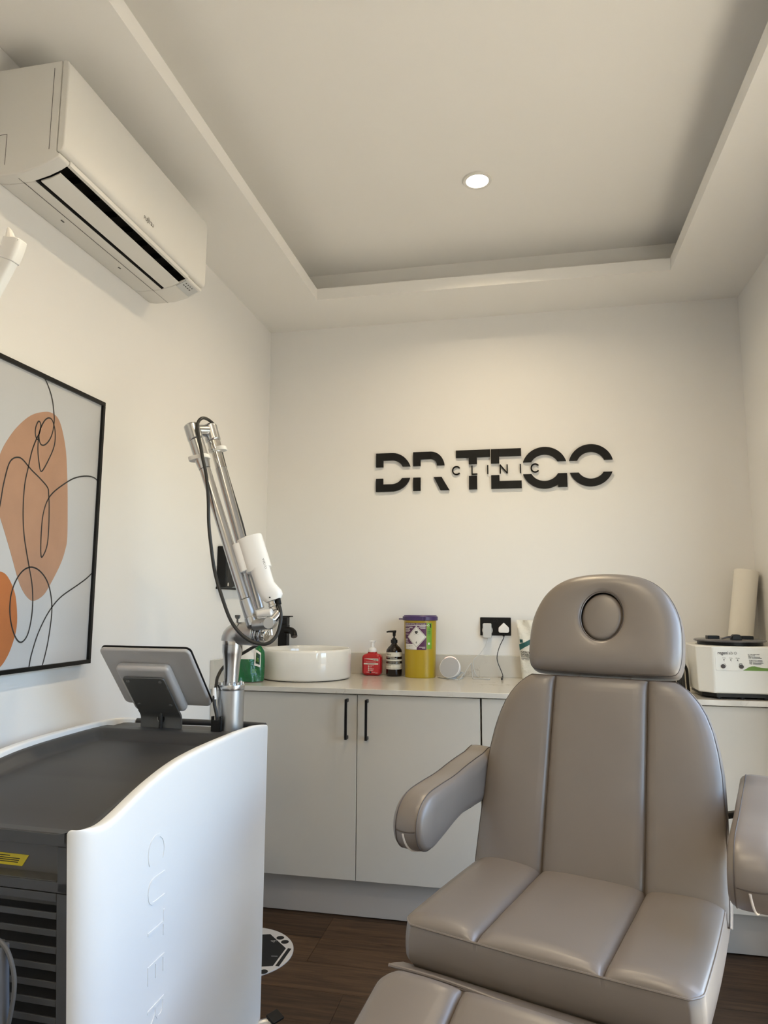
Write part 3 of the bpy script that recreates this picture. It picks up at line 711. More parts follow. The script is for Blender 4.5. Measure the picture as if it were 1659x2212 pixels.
obj('panel_print', im, M_INK, pn, smooth=False)
gq = [(.094, .002), (.105, .008), (.116, .015), (.126, .018), (.136, .0185), (.146, .0160), (.160, .0130), (.187, .0118), (.187, .004), (.185, .002)]
obj('green_wave_print', MB().prism(gq, cf, .001, .0015), M_LEAF, pn, smooth=False)
for a in (.0265, .0895): obj('knob', MB().lathe([(.0078, 0), (.0078, .003), (.007, .0075), (.001, .008)], n=28, M=Matrix.Translation(cf(a, .0165, .0012)) @ Matrix.Rotation(radians(90), 4, 'X')), M_KNOB, pn)

t = thing('cable_bundle', (.598, 3.03, ZW), 'looped bundle of black mains cable between headrest and centrifuge', 'cable')
bx, by = .592, 3.03
for k, pts in enumerate(([(-.09, .145), (-.05, .165), (-.012, .150), (.006, .120), (.008, .06), (.010, .006)], [(-.09, .125), (-.05, .142), (-.018, .128), (.000, .105), (.001, .05), (-.004, .006)], [(-.09, .13), (-.055, .15), (-.020, .136), (-.006, .10), (-.008, .05), (-.018, .006)], [(-.02, .10), (-.012, .085), (-.016, .05), (-.03, .006)], [(.004, .115), (.014, .09), (.016, .04), (.018, .006)])):
    obj('cable', MB().tube([(bx+a+.004*k, by+.010*(k-2), ZW+b_) for a, b_ in pts], .0058, 10), M_RUBBER, t)
obj('cable_tie', MB().tube([(bx+.004+.017*cos(q), by+.024*sin(q), ZW+.112) for q in [2*pi*i/16 for i in range(16)]], .003, 6, sub=1, closed=True), M_BLACK, t)
t = obj('power_block', MB().box(.515, .585, 3.075, 3.165, ZW, ZW+.045), M_BLACK, bevel=.004)
t['label'] = 'black power supply block half hidden behind the headrest'; t['category'] = 'power supply'

# couch roll leaning into the right corner
b0_ = Vector((.884, 3.355, ZW+.002)); b1_ = Vector((.966, 3.395, 1.412)); axr = (b1_-b0_).normalized()
t = thing('paper_roll', b0_, 'tall white couch paper roll leaning in the right corner', 'paper roll')
q = axr.to_track_quat('Z', 'Y').to_matrix().to_4x4(); Mr = Matrix.Translation(b0_) @ q; Lr = (b1_-b0_).length
obj('roll', MB().lathe([(.018, .014), (.0495, .012), (.050, .016), (.050, Lr), (.0495, Lr+.001), (.016, Lr-.002)], M=Mr, n=48), M_ROLL, t)
def tail(u, v):
    r = .0505+.030*u**1.5*(.35+.65*min(1, v*1.4)); a = radians(-78+42*u)
    return Mr @ Vector((r*cos(a), r*sin(a), .10+(Lr-.10)*v-.05*u*(v > .5)*(v-.5)))
obj('loose_sheet', MB().grid(tail, [i/8 for i in range(9)], [i/16 for i in range(17)]), M_ROLL, t)

# ------------------------------------------------------------------ wall-mounted air conditioner
AY0, AY1 = 1.440, 2.238
t = thing('air_conditioner', (XL, (AY0+AY1)/2, 2.36), 'white wall-mounted air conditioner with open louvre above the framed picture', 'air conditioner')
AF = lambda a, b_, h: Vector((XL+a, h, b_))
sec = [(0, 2.660), (0, 2.362), (.03, 2.357), (.10, 2.3565), (.150, 2.367), (.185, 2.379), (.205, 2.389), (.207, 2.398), (.196, 2.402), (.196, 2.660)]
notch = [(0, 2.660), (0, 2.362), (.03, 2.357), (.106, 2.3575), (.106, 2.415), (.196, 2.425), (.196, 2.660)]
am = MB().prism(sec, AF, AY0, 1.482).prism(notch, AF, 1.482, 2.132).prism(sec, AF, 2.132, AY1)
body = obj('body', am, M_AC, t, bevel=.004, seg=2)
fpan = [(.197, 2.661), (.197, 2.402), (.208, 2.402), (.216, 2.409), (.219, 2.420), (.219, 2.640), (.215, 2.654), (.207, 2.661)]
fp = obj('front_panel', MB().prism(fpan, AF, AY0-.001, AY1+.001), M_AC, t, bevel=.005, seg=3)
obj('vent_lip', MB().prism([(.197, 2.389), (.2065, 2.389), (.2075, 2.401), (.197, 2.401)], AF, 1.482, 2.132), M_AC, t)
cv = MB().prism([(.1065, 2.359), (.1065, 2.414), (.1955, 2.424), (.1965, 2.389), (.1945, 2.389), (.1935, 2.421), (.1085, 2.412), (.1085, 2.359)], AF, 1.4825, 2.1315)
cv.prism([(.1065, 2.360), (.196, 2.390), (.196, 2.424), (.1065, 2.414)], AF, 1.4822, 1.4838).prism([(.1065, 2.360), (.196, 2.390), (.196, 2.424), (.1065, 2.414)], AF, 2.130, 2.1318)
obj('vent_cavity', cv, M_VOID, t)
lv = [(.1185, 2.3600), (.150, 2.3655), (.1745, 2.3745), (.1745, 2.3775), (.150, 2.3690), (.1185, 2.3635)]
lo_ = obj('louvre', MB().prism(lv, AF, 1.488, 2.127), M_AC, t)
for k in range(7): obj('guide_vane', MB().box(XL+.115, XL+.185, 1.56+.085*k, 1.562+.085*k, 2.392, 2.412), M_BLACK, t)
cb = MB().prism([(.196, 2.3865), (.160, 2.3705), (.160, 2.3680), (.1985, 2.3836)], AF, 2.134, 2.225)
dp = obj('display_strip', cb, M_ADAPT, t)
dm = MB()
for i in range(4):
    for j, dx_ in enumerate((.191, .181)): 
        y_ = 2.146+.014*i; dm.box(XL+dx_-.002, XL+dx_+.002, y_, y_+(.0065 if j else .005), 2.3680+(dx_-.160)*.405-.0010, 2.3680+(dx_-.160)*.405+.002)
obj('indicator_icons', dm, M_GREYL, dp, smooth=False)
obj('seam_line', MB().box(XL+.0735, XL+.0745, AY0+.02, AY1-.002, 2.3560, 2.358), M_GREYL, body, smooth=False)
sg = MB().box(XL+.174, XL+.1752, AY0-.0006, AY0+.004, 2.412, 2.640).box(XL+.0, XL+.046, AY0-.0006, AY0+.004, 2.470, 2.4712).box(XL+.0455, XL+.0467, AY0-.0006, AY0+.004, 2.385, 2.471)
obj('side_joint', sg, M_GREYL, body, smooth=False)
for y_ in (1.66, 1.95): obj('screw_cap', MB().box(XL+.05, XL+.054, y_, y_+.012, 2.3558, 2.3575), M_GREYL, body, smooth=False)
FT = lambda x, y, z: Vector((XL+.2197, 1.815+x, 2.432+y))
lm = text_mb('FUJITSU', .0175, FT, offset=.0001, sx=.95)
for cx_ in (.0245, .0305):
    for i in range(12):
        a0, a1 = 2*pi*i/12, 2*pi*(i+1)/12; lm.add([FT(cx_+r*cos(a)*1.1, .0160+r*sin(a), 0) for a in (a0, a1) for r in (.0022, .0031)], [(0, 1, 3, 2)])
obj('lettering', lm, M_KNOB, fp, smooth=False)

# ------------------------------------------------------------------ clinic sign on the back wall
SX, SZ, SH = -.7545, 1.8285, .2005
CUT0, CUT1 = .068, .1285                 # the empty band through the big letters
st = .0375
t = thing('wall_sign', (-.167, YB, SZ), 'black raised clinic name lettering on the back wall', 'sign')
SF = lambda a, b_, h: Vector((SX+a, YB-h, SZ+b_))
def clip(poly, zc, above):
    o_ = []
    for i in range(len(poly)):
        a, b_ = poly[i], poly[(i+1) % len(poly)]
        ia = (a[1] >= zc) if above else (a[1] <= zc); ib = (b_[1] >= zc) if above else (b_[1] <= zc)
        if ia: o_.append(a)
        if ia != ib:
            k = (zc-a[1])/(b_[1]-a[1]); o_.append((a[0]+(b_[0]-a[0])*k, zc))
    return o_
def ring_pts(cx_, cz_, rx, rz, w_, a0, a1, n=48):
    outer = [(cx_+rx*cos(radians(a0+(a1-a0)*i/n)), cz_+rz*sin(radians(a0+(a1-a0)*i/n))) for i in range(n+1)]
    inner = [(cx_+(rx-w_)*cos(radians(a0+(a1-a0)*i/n)), cz_+(rz-w_)*sin(radians(a0+(a1-a0)*i/n))) for i in range(n+1)]
    return outer, inner
def letter(name, quads):
    for nm, zc, ab in (('upper', CUT1, True), ('lower', CUT0, False)):
        m_ = MB()
        for qd in quads:
            if qd[0] == 'U' and not ab: continue
            if qd[0] == 'L' and ab: continue
            p_ = qd[1] if qd[0] in ('U', 'L', 'B') else qd
            p_ = clip(p_, zc, ab); hq = .0137 if (name == 'letter_g' and len(qd[1]) == 4 and qd[0] == 'L') else .014
            if len(p_) >= 3:
                if name == 'letter_r' and qd[0] == 'L': obj('letter_r', MB().prism(p_, SF, .001, .014), M_SIGN, t, smooth=False)
                else: m_.prism(p_, SF, .001, hq)
        obj(name, m_, M_SIGN, t, smooth=False)
def rect(a, b_, c_, d_): return [(a, c_), (b_, c_), (b_, d_), (a, d_)]
def arc(cx_, cz_, rx, rz, w_, a0, a1, tag='B', n=40):
    o_, i_ = ring_pts(cx_, cz_, rx, rz, w_, a0, a1, n)
    return [(tag, [o_[k], o_[k+1], i_[k+1], i_[k]]) for k in range(n)]
H = SH; h2 = H/2
letter('letter_d', [('B', rect(0, st, 0, H)), ('B', rect(st, .083, 0, st)), ('B', rect(st, .083, H-st, H))] + arc(.083, h2, .100, h2, st, -90, 90))
letter('letter_r', [('B', rect(.1945, .1945+st, 0, H)), ('U', rect(.1945+st, .285, H-st, H)), ('L', [(.300, .068), (.340, .068), (.3795, 0), (.334, 0)])] + arc(.2825, H-.075, .072, .075, st, -20, 90, 'U'))
letter('letter_t', [('U', rect(.4135, .5845, H-st, H)), ('B', rect(.478, .5185, 0, H-st))])
letter('letter_e', [('B', rect(.5885, .5885+.041, 0, H)), ('U', rect(.63, .7375, H-st, H)), ('L', rect(.63, .7375, 0, st))])
letter('letter_g', arc(.8495, .098, .1085, .104, st, 0, 360, n=80) + [('L', rect(.913, .9565, 0, .0765))])
letter('letter_o', arc(1.0695, .103, .1055, .104, st, 0, 360, n=80))
sk = .0042
def stroke(mb, pts, w_=sk):
    for a, b_ in zip(pts, pts[1:]):
        d_ = Vector((b_[0]-a[0], b_[1]-a[1])); n_ = Vector((-d_.y, d_.x)).normalized()*w_/2; e_ = d_.normalized()*w_*.25
        mb.prism([(a[0]+n_.x-e_.x, a[1]+n_.y-e_.y), (a[0]-n_.x-e_.x, a[1]-n_.y-e_.y), (b_[0]-n_.x+e_.x, b_[1]-n_.y+e_.y), (b_[0]+n_.x+e_.x, b_[1]+n_.y+e_.y)], SF, .001, .012)
    return mb
z0_, z1_ = .0775, .1195; zc_ = (z0_+z1_)/2; rr_ = .0195
Cp = lambda c_: [(c_+rr_*cos(radians(a)), zc_+(z1_-z0_)/2*.96*sin(radians(a))) for a in range(42, 319, 12)]
small = [('letter_c', Cp(.4155)), ('letter_l', [(.4935, z1_), (.4935, z0_), (.5185, z0_)]), ('letter_i', [(.572, z0_), (.572, z1_)]), ('letter_n', [(.634, z0_), (.634, z1_), (.668, z0_), (.668, z1_)]), ('letter_i', [(.7325, z0_), (.7325, z1_)]), ('letter_c', Cp(.8045))]
for nm, pts in small: obj(nm, stroke(MB(), pts, .0058), M_SIGN, t, smooth=False)

# ------------------------------------------------------------------ framed abstract picture on the left wall
PY0, PY1, PZ0, PZ1 = 1.338, 1.9583, 1.0732, 1.8993
XP = XL+.028
t = thing('framed_picture', (XL, (PY0+PY1)/2, PZ0), 'black framed abstract canvas with peach blob and line drawing', 'picture')
fw = .012
for nm, a in (('frame_rail', (PY0, PY1, PZ0, PZ0+fw)), ('frame_rail', (PY0, PY1, PZ1-fw, PZ1)), ('frame_rail', (PY0, PY0+fw, PZ0+fw, PZ1-fw)), ('frame_rail', (PY1-fw, PY1, PZ0+fw, PZ1-fw))):
    obj(nm, MB().box(XL+.001, XL+.030, *a), M_FRAME, t, bevel=.001, seg=2)
cvs = obj('canvas', MB().box(XL+.002, XL+.022, PY0+fw, PY1-fw, PZ0+fw, PZ1-fw), M_CANVAS, t, smooth=False)
XC = XL+.022
def cvp(zx, zy):      # canvas point from the studied enlargement (777 px wide, origin 0,740)
    p_ = pix(zx*.3346, 740+zy*.3346, X=XC); return (p_.y, p_.z)
def flat_poly(pts, e):
    P_ = spline([Vector((*cvp(*p), 0)) for p in pts], 5, True)
    P_ = [(min(max(p.x, PY0+fw+.001), PY1-fw-.001), min(max(p.y, PZ0+fw+.001), PZ1-fw-.001)) for p in P_]
    return MB().prism(P_, lambda a, b_, h: Vector((XC+h, a, b_)), 0, e)
blob = [(0, 722), (40, 640), (110, 545), (200, 470), (290, 447), (345, 460), (380, 500), (405, 580), (425, 700), (433, 850), (436, 1000), (434, 1250), (420, 1340), (390, 1430), (330, 1550), (280, 1630), (220, 1667), (180, 1650), (140, 1590), (110, 1510), (80, 1400), (40, 1260), (0, 1130), (-40, 1010), (-45, 860)]
obj('peach_shape', flat_poly(blob, .0004), M_PEACH, cvs, smooth=False)
orb = [(0, 1478), (40, 1500), (75, 1560), (100, 1640), (110, 1760), (105, 1850), (85, 1930), (50, 2020), (0, 2095), (-60, 2120), (-130, 2060), (-190, 1900), (-190, 1700), (-130, 1540), (-60, 1480)]
obj('orange_shape', flat_poly(orb, .0004), M_ORANGE, cvs, smooth=False)
lines = [
 [(280, 215), (310, 280), (335, 360), (347, 450), (348, 520), (335, 590), (310, 640), (280, 663), (258, 650), (250, 600), (262, 550), (290, 500), (318, 487), (340, 510), (355, 580), (350, 660), (320, 740), (267, 832), (250, 770), (243, 690), (247, 610)],
 [(247, 625), (236, 622), (227, 590), (230, 545), (248, 508), (262, 530), (255, 580), (235, 620), (205, 700), (180, 810), (158, 920), (148, 1080), (155, 1250), (185, 1440), (205, 1560), (210, 1680), (200, 1790), (175, 1890), (135, 1935), (100, 1905), (72, 1820), (62, 1720), (72, 1620), (105, 1530), (150, 1470), (200, 1450), (250, 1470), (295, 1525), (322, 1600), (334, 1700), (328, 1800), (305, 1950), (272, 2088)],
 [(-40, 1180), (-15, 1100), (0, 1040), (20, 920), (50, 800), (75, 755), (110, 741), (145, 755), (200, 820), (260, 880), (305, 935), (313, 980), (316, 1080), (312, 1220), (300, 1320), (270, 1385), (262, 1350), (265, 1230), (275, 1120), (300, 1030), (340, 970), (410, 915), (480, 875), (555, 862), (610, 875), (646, 915)],
 [(185, 2100), (200, 2020), (240, 1890), (290, 1780), (340, 1700), (400, 1635), (500, 1565), (560, 1520), (610, 1470)]]
for ln in lines:
    P_ = spline([Vector((*cvp(*p), 0)) for p in ln], 5); m_ = MB(); n_ = len(P_); vs_ = []
    for i in range(n_):
        d_ = (P_[min(i+1, n_-1)]-P_[max(i-1, 0)]).normalized(); q_ = Vector((-d_.y, d_.x))*.0021
        for s_ in (-1, 1): vs_.append(Vector((XC+.0008, min(max(P_[i].x+q_.x*s_, PY0+fw), PY1-fw), min(max(P_[i].y+q_.y*s_, PZ0+fw), PZ1-fw))))
    m_.add(vs_, [(2*i, 2*i+1, 2*i+3, 2*i+2) for i in range(n_-1)])
    obj('ink_line', m_, M_INK, cvs, smooth=False)

# ------------------------------------------------------------------ black dispenser on the left wall
t = thing('wall_dispenser', (XL, 3.04, 1.323), 'black box dispenser on the left wall behind the laser arm', 'dispenser')
DB = lambda a, b_, h: Vector((XL+h, a, b_))
obj('case', MB().prism([(2.885, 1.326), (2.885, 1.510), (3.175, 1.510), (3.175, 1.326), (3.11, 1.326), (3.075, 1.337), (3.0, 1.337), (2.96, 1.326)], DB, .001, .045), M_BLACK, t, bevel=.004, seg=2)
obj('back_plate', MB().box(XL+.0005, XL+.012, 2.883, 3.177, 1.319, 1.327), M_BLACK, t)
obj('lock', MB().cyl((XL+.044, 2.907, 1.340), (XL+.0485, 2.907, 1.340), .008, n=20), M_STEEL, t)
obj('front_line', MB().box(XL+.045, XL+.0458, 2.903, 2.905, 1.332, 1.505), M_GREY, t)

# ------------------------------------------------------------------ white lamp arm at the left edge
lp = [pix(-60, 700, Y=1.0), pix(-25, 640, Y=1.0), pix(0, 594, Y=1.0), pix(18, 560, Y=1.0), pix(27, 538, Y=1.0), pix(33, 518, Y=1.0)]
t = thing('examination_lamp', (-1.16, .93, 0), 'white lamp arm tip poking in at the left edge below the air conditioner', 'lamp')
def bar(mb, pts, w_, d_):
    P_ = spline(pts, 5); n_ = len(P_); vs_ = []
    for i in range(n_):
        T_2 = (P_[min(i+1, n_-1)]-P_[max(i-1, 0)]).normalized(); sd = T_2.cross(Vector((0, 1, 0))).normalized()
        for a, b_ in rrect(-w_/2, w_/2, -d_/2, d_/2, min(w_, d_)*.3, 3): vs_.append(P_[i]+sd*a+Vector((0, 1, 0))*b_)
    k = 16
    return mb.add(vs_, [(i*k+j, i*k+(j+1) % k, (i+1)*k+(j+1) % k, (i+1)*k+j) for i in range(n_-1) for j in range(k)]+[tuple(range(k))[::-1], tuple(range((n_-1)*k, n_*k))])
obj('arm', bar(MB(), [Vector((-1.16, .96, 1.50)), Vector((-1.05, .99, 1.62))]+lp[:4], .033, .022), M_LAMPW, t)
obj('end_cap', bar(MB(), [lp[3]+(lp[2]-lp[3])*.1, lp[4], lp[5]], .037, .027), M_WHITE, t, bevel=.003)
obj('hook', MB().tube([lp[5]+Vector((-.010, 0, .002)), lp[5]+Vector((-.013, 0, .016)), lp[5]+Vector((-.016, 0, .024))], lambda u: .009*(1-.75*u), 10), M_WHITE, t)
obj('pole', MB().cyl((-1.16, .95, .03), (-1.16, .95, 1.52), .014, n=20), M_LAMPW, t)
obj('base', MB().lathe([(.13, 0), (.13, .02), (.12, .03), (.02, .034)], (-1.16, .95, 0), 40), M_LAMPW, t)

# ------------------------------------------------------------------ laser machine
MO = Vector((-.76, 2.05, 0)); MA = radians(-2.5)
MW = Matrix.Translation(MO) @ Matrix.Rotation(MA, 4, 'Z'); MWI = MW.inverted()
def pixm(px, py, lx=None, ly=None, z=None):
    c_ = MWI @ CPOS; d = MWI.to_3x3() @ (CFW + CR*((px-IW/2)/CF) - CU*((py-IH/2)/CF))
    k = (lx-c_.x)/d.x if lx is not None else (ly-c_.y)/d.y if ly is not None else (z-c_.z)/d.z
    return c_ + d*k
las = thing('laser_machine', MO, 'white and dark grey laser treatment machine with articulated arm and screen', 'laser machine', rz=MA)
def part(name, mb, m_, par=None, **k): return obj(name, mb, m_, par or las, local=True, **k)

ZT = [(-.87, .843), (-.83, .8415), (-.80, .840), (-.775, .8435), (-.74, .853), (-.70, .866), (-.64, .8825), (-.57, .897), (-.51, .905), (-.45, .909), (-.40, .911), (-.30, .9125), (-.20, .9125), (-.10, .909), (-.04, .902), (.0, .895), (.02, .890)]
def ztop(y):
    for (a, za), (b_, zb) in zip(ZT, ZT[1:]):
        if y <= b_: break
    i = [p[0] for p in ZT].index(b_)
    def sl(j): p, q = ZT[max(j-1, 0)], ZT[min(j+1, len(ZT)-1)]; return (q[1]-p[1])/(q[0]-p[0])
    L_ = b_-a; k = min(1, max(0, (y-a)/L_)); m0, m1 = sl(i-1)*L_, sl(i)*L_
    return (2*k**3-3*k*k+1)*za+(k**3-2*k*k+k)*m0+(-2*k**3+3*k*k)*zb+(k**3-k*k)*m1
def splay(y_, z): return .070*max(0, .845-z)*min(1, max(0, -y_/.85))**1.5
def side_path(sgn):     # plan of the shell, outer face; sgn=+1 right panel (lx=0), -1 left panel mirrored about lx=-.25
    pts = []
    for i in range(6): a = radians(90-15*i); pts.append((-.020+.020*cos(a)-.018, .000+.018*sin(a)))
    n_ = 34
    for i in range(n_+1):
        y_ = 0-.765*i/n_; q_ = max(0, (y_+.80)/.80); pts.append((-.018*q_**2.2, y_))
    for i in range(1, 13): a = radians(7.5*i); pts.append((-.0465+.0465*cos(a), -.765-.0825*sin(a)))
    pts.append((-.0475, -.846))
    return pts if sgn > 0 else [(-.50-x, y_) for x, y_ in pts]
def shell(sgn):
    P_ = side_path(sgn); n_ = len(P_); cols = []
    for i, (x, y_) in enumerate(P_):
        a, b_ = P_[max(i-1, 0)], P_[min(i+1, n_-1)]; d_ = Vector((b_[0]-a[0], b_[1]-a[1])).normalized()
        nx, ny = (-d_.y, d_.x) if sgn > 0 else (d_.y, -d_.x)      # outward
        if sgn > 0: nx, ny = -d_.y, d_.x
        nx, ny = (nx, ny) if (nx*(1 if sgn > 0 else -1) - ny*.2) > 0 or abs(ny) > .5 else (-nx, -ny)
        inn = Vector((-.028 if sgn > 0 else -.472, min(max(y_, -.838), .004)))
        zt = ztop(y_); col = []
        for z in (.055, .2, .4, .6, .75, zt-.030, zt-.012): col.append((x, y_, z))
        O_ = Vector((x, y_)); vi = inn-O_; L_ = max(vi.length, 1e-6); u_ = vi/L_
        for k in range(1, 6):
            a_ = radians(18*k); r_ = min(.009, L_*.4); col.append((x+u_.x*r_*(1-cos(a_)), y_+u_.y*r_*(1-cos(a_)), zt-.009+.009*sin(a_)))
        for k in range(1, 4):
            a_ = radians(30*k); r_ = min(.006, L_*.3); col.append((inn.x-u_.x*r_*(1-sin(a_)), inn.y-u_.y*r_*(1-sin(a_)), zt-.006+.006*cos(a_)))
        col.append((inn.x, inn.y, zt-.05)); cols.append(col)
    if sgn > 0: cols = [[(x+splay(y_, z), y_, z) for x, y_, z in c_] for c_ in cols]
    m_ = len(cols[0]); mb = MB().add([p for c_ in cols for p in c_], [(i*m_+j, i*m_+j+1, (i+1)*m_+j+1, (i+1)*m_+j) for i in range(n_-1) for j in range(m_-1)] + [tuple(range(m_)), tuple(range((n_-1)*m_, n_*m_))])
    return mb
sp = part('side_panel', shell(1), M_PANEL, angle=50, label='white right side panel')
part('side_panel', shell(-1), M_PANEL, angle=50, label='white left side panel')
# raised name on the side panel, read from top to bottom
def on_side(u, v, h):      # u down the panel, v towards the far side
    y_ = -.656+v; q_ = (y_+.80)/.80; return Vector((-.018*q_**2.2+h+splay(y_, .782-u), y_, .782-u))
for i, chx in enumerate('CUTERA'):
    m_ = text_mb(chx, .102, lambda x, y, z: on_side(.004+.082*i+x*.95, y, z+.0002), extrude=.0011, offset=-.002)
    part('embossed_letter', m_, M_PANEL, sp, bevel=0, smooth=False)

# grey body core, deck with tray
core = MB().box(-.472, -.028, -.80, .000, .06, .80)
part('body', core, M_GREY)
def deck(x, y_):
    z = ztop(max(y_, -.86))-.014+.011*max(0, min(1, (-.80-y_)/.04))
    x = min(x, -.047) if y_ < -.80 else x
    x = max(x, -.453) if y_ < -.80 else x
    if y_ > -.14: z = min(z, .8905)
    def ss(a, b_, v): k = min(1, max(0, (v-a)/(b_-a))); return k*k*(3-2*k)
    e = .016
    inside = ss(-.446-e, -.446+e, x)*ss(.054-e, .054+e, -x)*(1-ss(-.205-e, -.205+e, y_))
    dep = .024*min(1, max(0, (y_+.86)/.30))+.004
    z -= dep*inside
    return Vector((x, y_, z))
xs = [-.474+.448*i/56 for i in range(57)]; ys = [-.852+.866*j/84 for j in range(85)]
dm = MB().grid(deck, xs, ys)
k0 = len(dm.v)
dm.grid(lambda x, v: deck(x, -.852)-Vector((0, 0, v)), xs, [.0, .02])
part('top_tray', dm, M_GREY, angle=60)
part('rear_bar', MB().tube([(-.470, .012, .884), (-.35, .020, .887), (-.15, .020, .889), (-.030, .012, .889)], .0095, 14), M_GREY)
# rear face: frame, alcove, ventilation slats
ry = -.844
rf = MB()
rf.box(-.452, -.047, ry-.004, ry+.02, .812, .8360).box(-.452, -.430, ry-.003, ry+.02, .731, .812).box(-.068, -.047, ry-.003, ry+.02, .731, .812).box(-.452, -.047, ry-.003, ry+.02, .7312, .750)
for p_ in rf.v:
    if p_.x > -.2: p_.x += splay(-.85, p_.z)
rear = part('rear_frame', rf, M_GREY, bevel=.002, seg=2)
part('alcove', MB().box(-.432, -.066, ry+.030, ry+.036, .748, .814).box(-.432, -.066, ry+.0, ry+.035, .748, .751), M_GREYL, rear)
sk_ = MB().prism([(-.26, .758), (-.166, .758), (-.152, .779), (-.26, .779)], lambda a, b_, h: Vector((a, ry+.030-h, b_)), 0, .001)
stk = part('warning_sticker', sk_, M_STICK, rear, label='yellow warning sticker')
km = MB()
for z_, a in ((.7745, -.195), (.7705, -.172), (.767, -.174), (.7635, -.176)): km.box(-.255, a, ry+.0282, ry+.0292, z_, z_+.0012)
obj('sticker_print', km, M_INK, stk, local=True, smooth=False)
lf = MB().box(-.452, -.428, ry-.002, ry+.02, .08, .7300).box(-.070, -.047, ry-.002, ry+.02, .08, .7300).box(-.428, -.070, ry-.002, ry+.02, .7150, .7300)
for p_ in lf.v:
    if p_.x > -.2: p_.x += splay(-.85, p_.z)
vent = part('vent_frame', lf, M_GREY, bevel=.0015, seg=2)
slat0 = None
for k in range(21):
    zt_ = .6965-.02925*k
    if slat0 is None:
        slat0 = obj('slat', MB().box(-.428, -.0695, ry-.0015, ry+.0025, -.0115, 0), M_GREY, vent, local=True, bevel=.0012, seg=2); s_ = slat0
    else:
        s_ = slat0.copy(); COL.objects.link(s_); s_.parent = vent
    s_.location = (splay(-.85, zt_), 0, zt_)
part('vent_backing', MB().box(-.45, -.05, ry+.038, ry+.042, .08, .730), M_VOID, vent)
part('screw', MB().lathe([(.001, .0035), (.0035, .003), (.0045, 0)], n=16, M=Matrix.Translation((-.106, ry+.029, .7055)) @ Matrix.Rotation(radians(90), 4, 'X')), M_STEEL, vent)
part('blanking_strip', MB().box(-.43, -.068, ry+.026, ry+.029, .697, .716), M_GREYL, vent)
# cord and hose hanging at the rear left
part('rear_hose', MB().tube([pixm(4, b_, ly=ry-.035) for b_ in (2042, 2090, 2150, 2220, 2330)], .0120, 16), M_DKBLUE)
part('rear_cord', MB().tube([pixm(a, b_, ly=ry-.040) for a, b_ in ((-25, 2015), (-4, 2030), (14, 2050), (25, 2080), (31, 2115), (29, 2155), (20, 2205), (8, 2260))], .0040, 10), M_GREYL)
part('hose_hanger', MB().box(-.21, -.166, ry-.05, ry, .630, .640), M_GREYL, bevel=.002)
# castors
for (x, y_) in ((-.06, -.03), (-.44, -.03), (-.06, -.78), (-.44, -.78)):
    c_ = part('castor', MB().cyl((x-.013, y_, .0375), (x+.013, y_, .0375), .0375, n=32), M_BLACK, bevel=.003)
    part('fork', MB().box(x-.021, x-.016, y_-.018, y_+.018, .03, .085).box(x+.016, x+.021, y_-.018, y_+.018, .03, .085).box(x-.021, x+.021, y_-.022, y_+.022, .078, .09), M_STEEL, c_, bevel=.002)
    if x > -.1 and y_ > -.1:
        part('brake_pedal', MB().box(-.016, .018, -.024, .018, -.004, .004, Matrix.Translation((x+.084, y_+.045, .082)) @ Matrix.Rotation(radians(-25), 4, 'Z') @ Matrix.Rotation(radians(20), 4, 'Y')), M_BLACK, c_, bevel=.002)
        part('pedal_arm', MB().tube([(x+.02, y_+.01, .05), (x+.045, y_+.022, .068), (x+.076, y_+.035, .070), (x+.084, y_+.04, .05)], .010, 10), M_STEEL, c_)

# screen on its bracket
SC = Vector((-.282, -.197, 1.044)); tl = radians(41)
SQ = Matrix.Translation(SC) @ Matrix.Rotation(tl, 4, 'X')          # local x across, z up the screen, y away from viewer
SM = lambda a, b_, h: SQ @ Vector((a, h, b_))
sc = part('screen', MB().prism(rrect(-.142, .142, -.112, .112, .016, 6), SM, .0, .012), M_SCREEN, bevel=.010, seg=4, label='silver back of the tilted touch screen')
part('glass_front', MB().prism(rrect(-.1425, .1425, -.1125, .1125, .016, 6), SM, .0125, .0155), M_BLACK, sc)
part('rear_hump', MB().prism(rrect(-.096, .072, -.112, .066, .014, 6), SM, -.026, .002), M_SCREEN, sc, bevel=.012, seg=4)
bk = part('screen_bracket', MB().prism(rrect(-.077, .055, -.105, .036, .010, 5), SM, -.034, -.028), M_BRACK, bevel=.0015, seg=2)
for a, b_ in ((-.062, .022), (.040, .022), (-.062, -.072), (.040, -.072)):
    p_ = SM(a, b_, -.034); nrm = (SQ.to_3x3() @ Vector((0, -1, 0)))
    part('screw', MB().lathe([(.0052, 0), (.005, .0015), (.003, .003), (.0005, .0033)], n=18, M=Matrix.Translation(p_) @ nrm.to_track_quat('Z', 'Y').to_matrix().to_4x4()), M_BRACK, bk)
b0_ = SM(0, -.100, -.031)
fold = [Vector((0, b0_.y, b0_.z)), Vector((0, b0_.y+.012, b0_.z-.013)), Vector((0, b0_.y+.017, b0_.z-.028)), Vector((0, b0_.y+.017, .880))]
fp_ = spline(fold, 5); vs_ = []
for i, p_ in enumerate(fp_):
    d_ = (fp_[min(i+1, len(fp_)-1)]-fp_[max(i-1, 0)]).normalized(); n_ = Vector((0, d_.z, -d_.y))*.003
    for x in (-.359, -.227):
        vs_ += [p_+n_+Vector((x, 0, 0)), p_-n_+Vector((x, 0, 0))]
fm = MB().add(vs_, [(4*i+a, 4*i+b_, 4*i+4+b_, 4*i+4+a) for i in range(len(fp_)-1) for a, b_ in ((0, 2), (2, 3), (3, 1), (1, 0))]+[(0, 1, 3, 2)])
part('bracket_leg', fm, M_BRACK, bk)
sl = b0_.y+.017-.0042
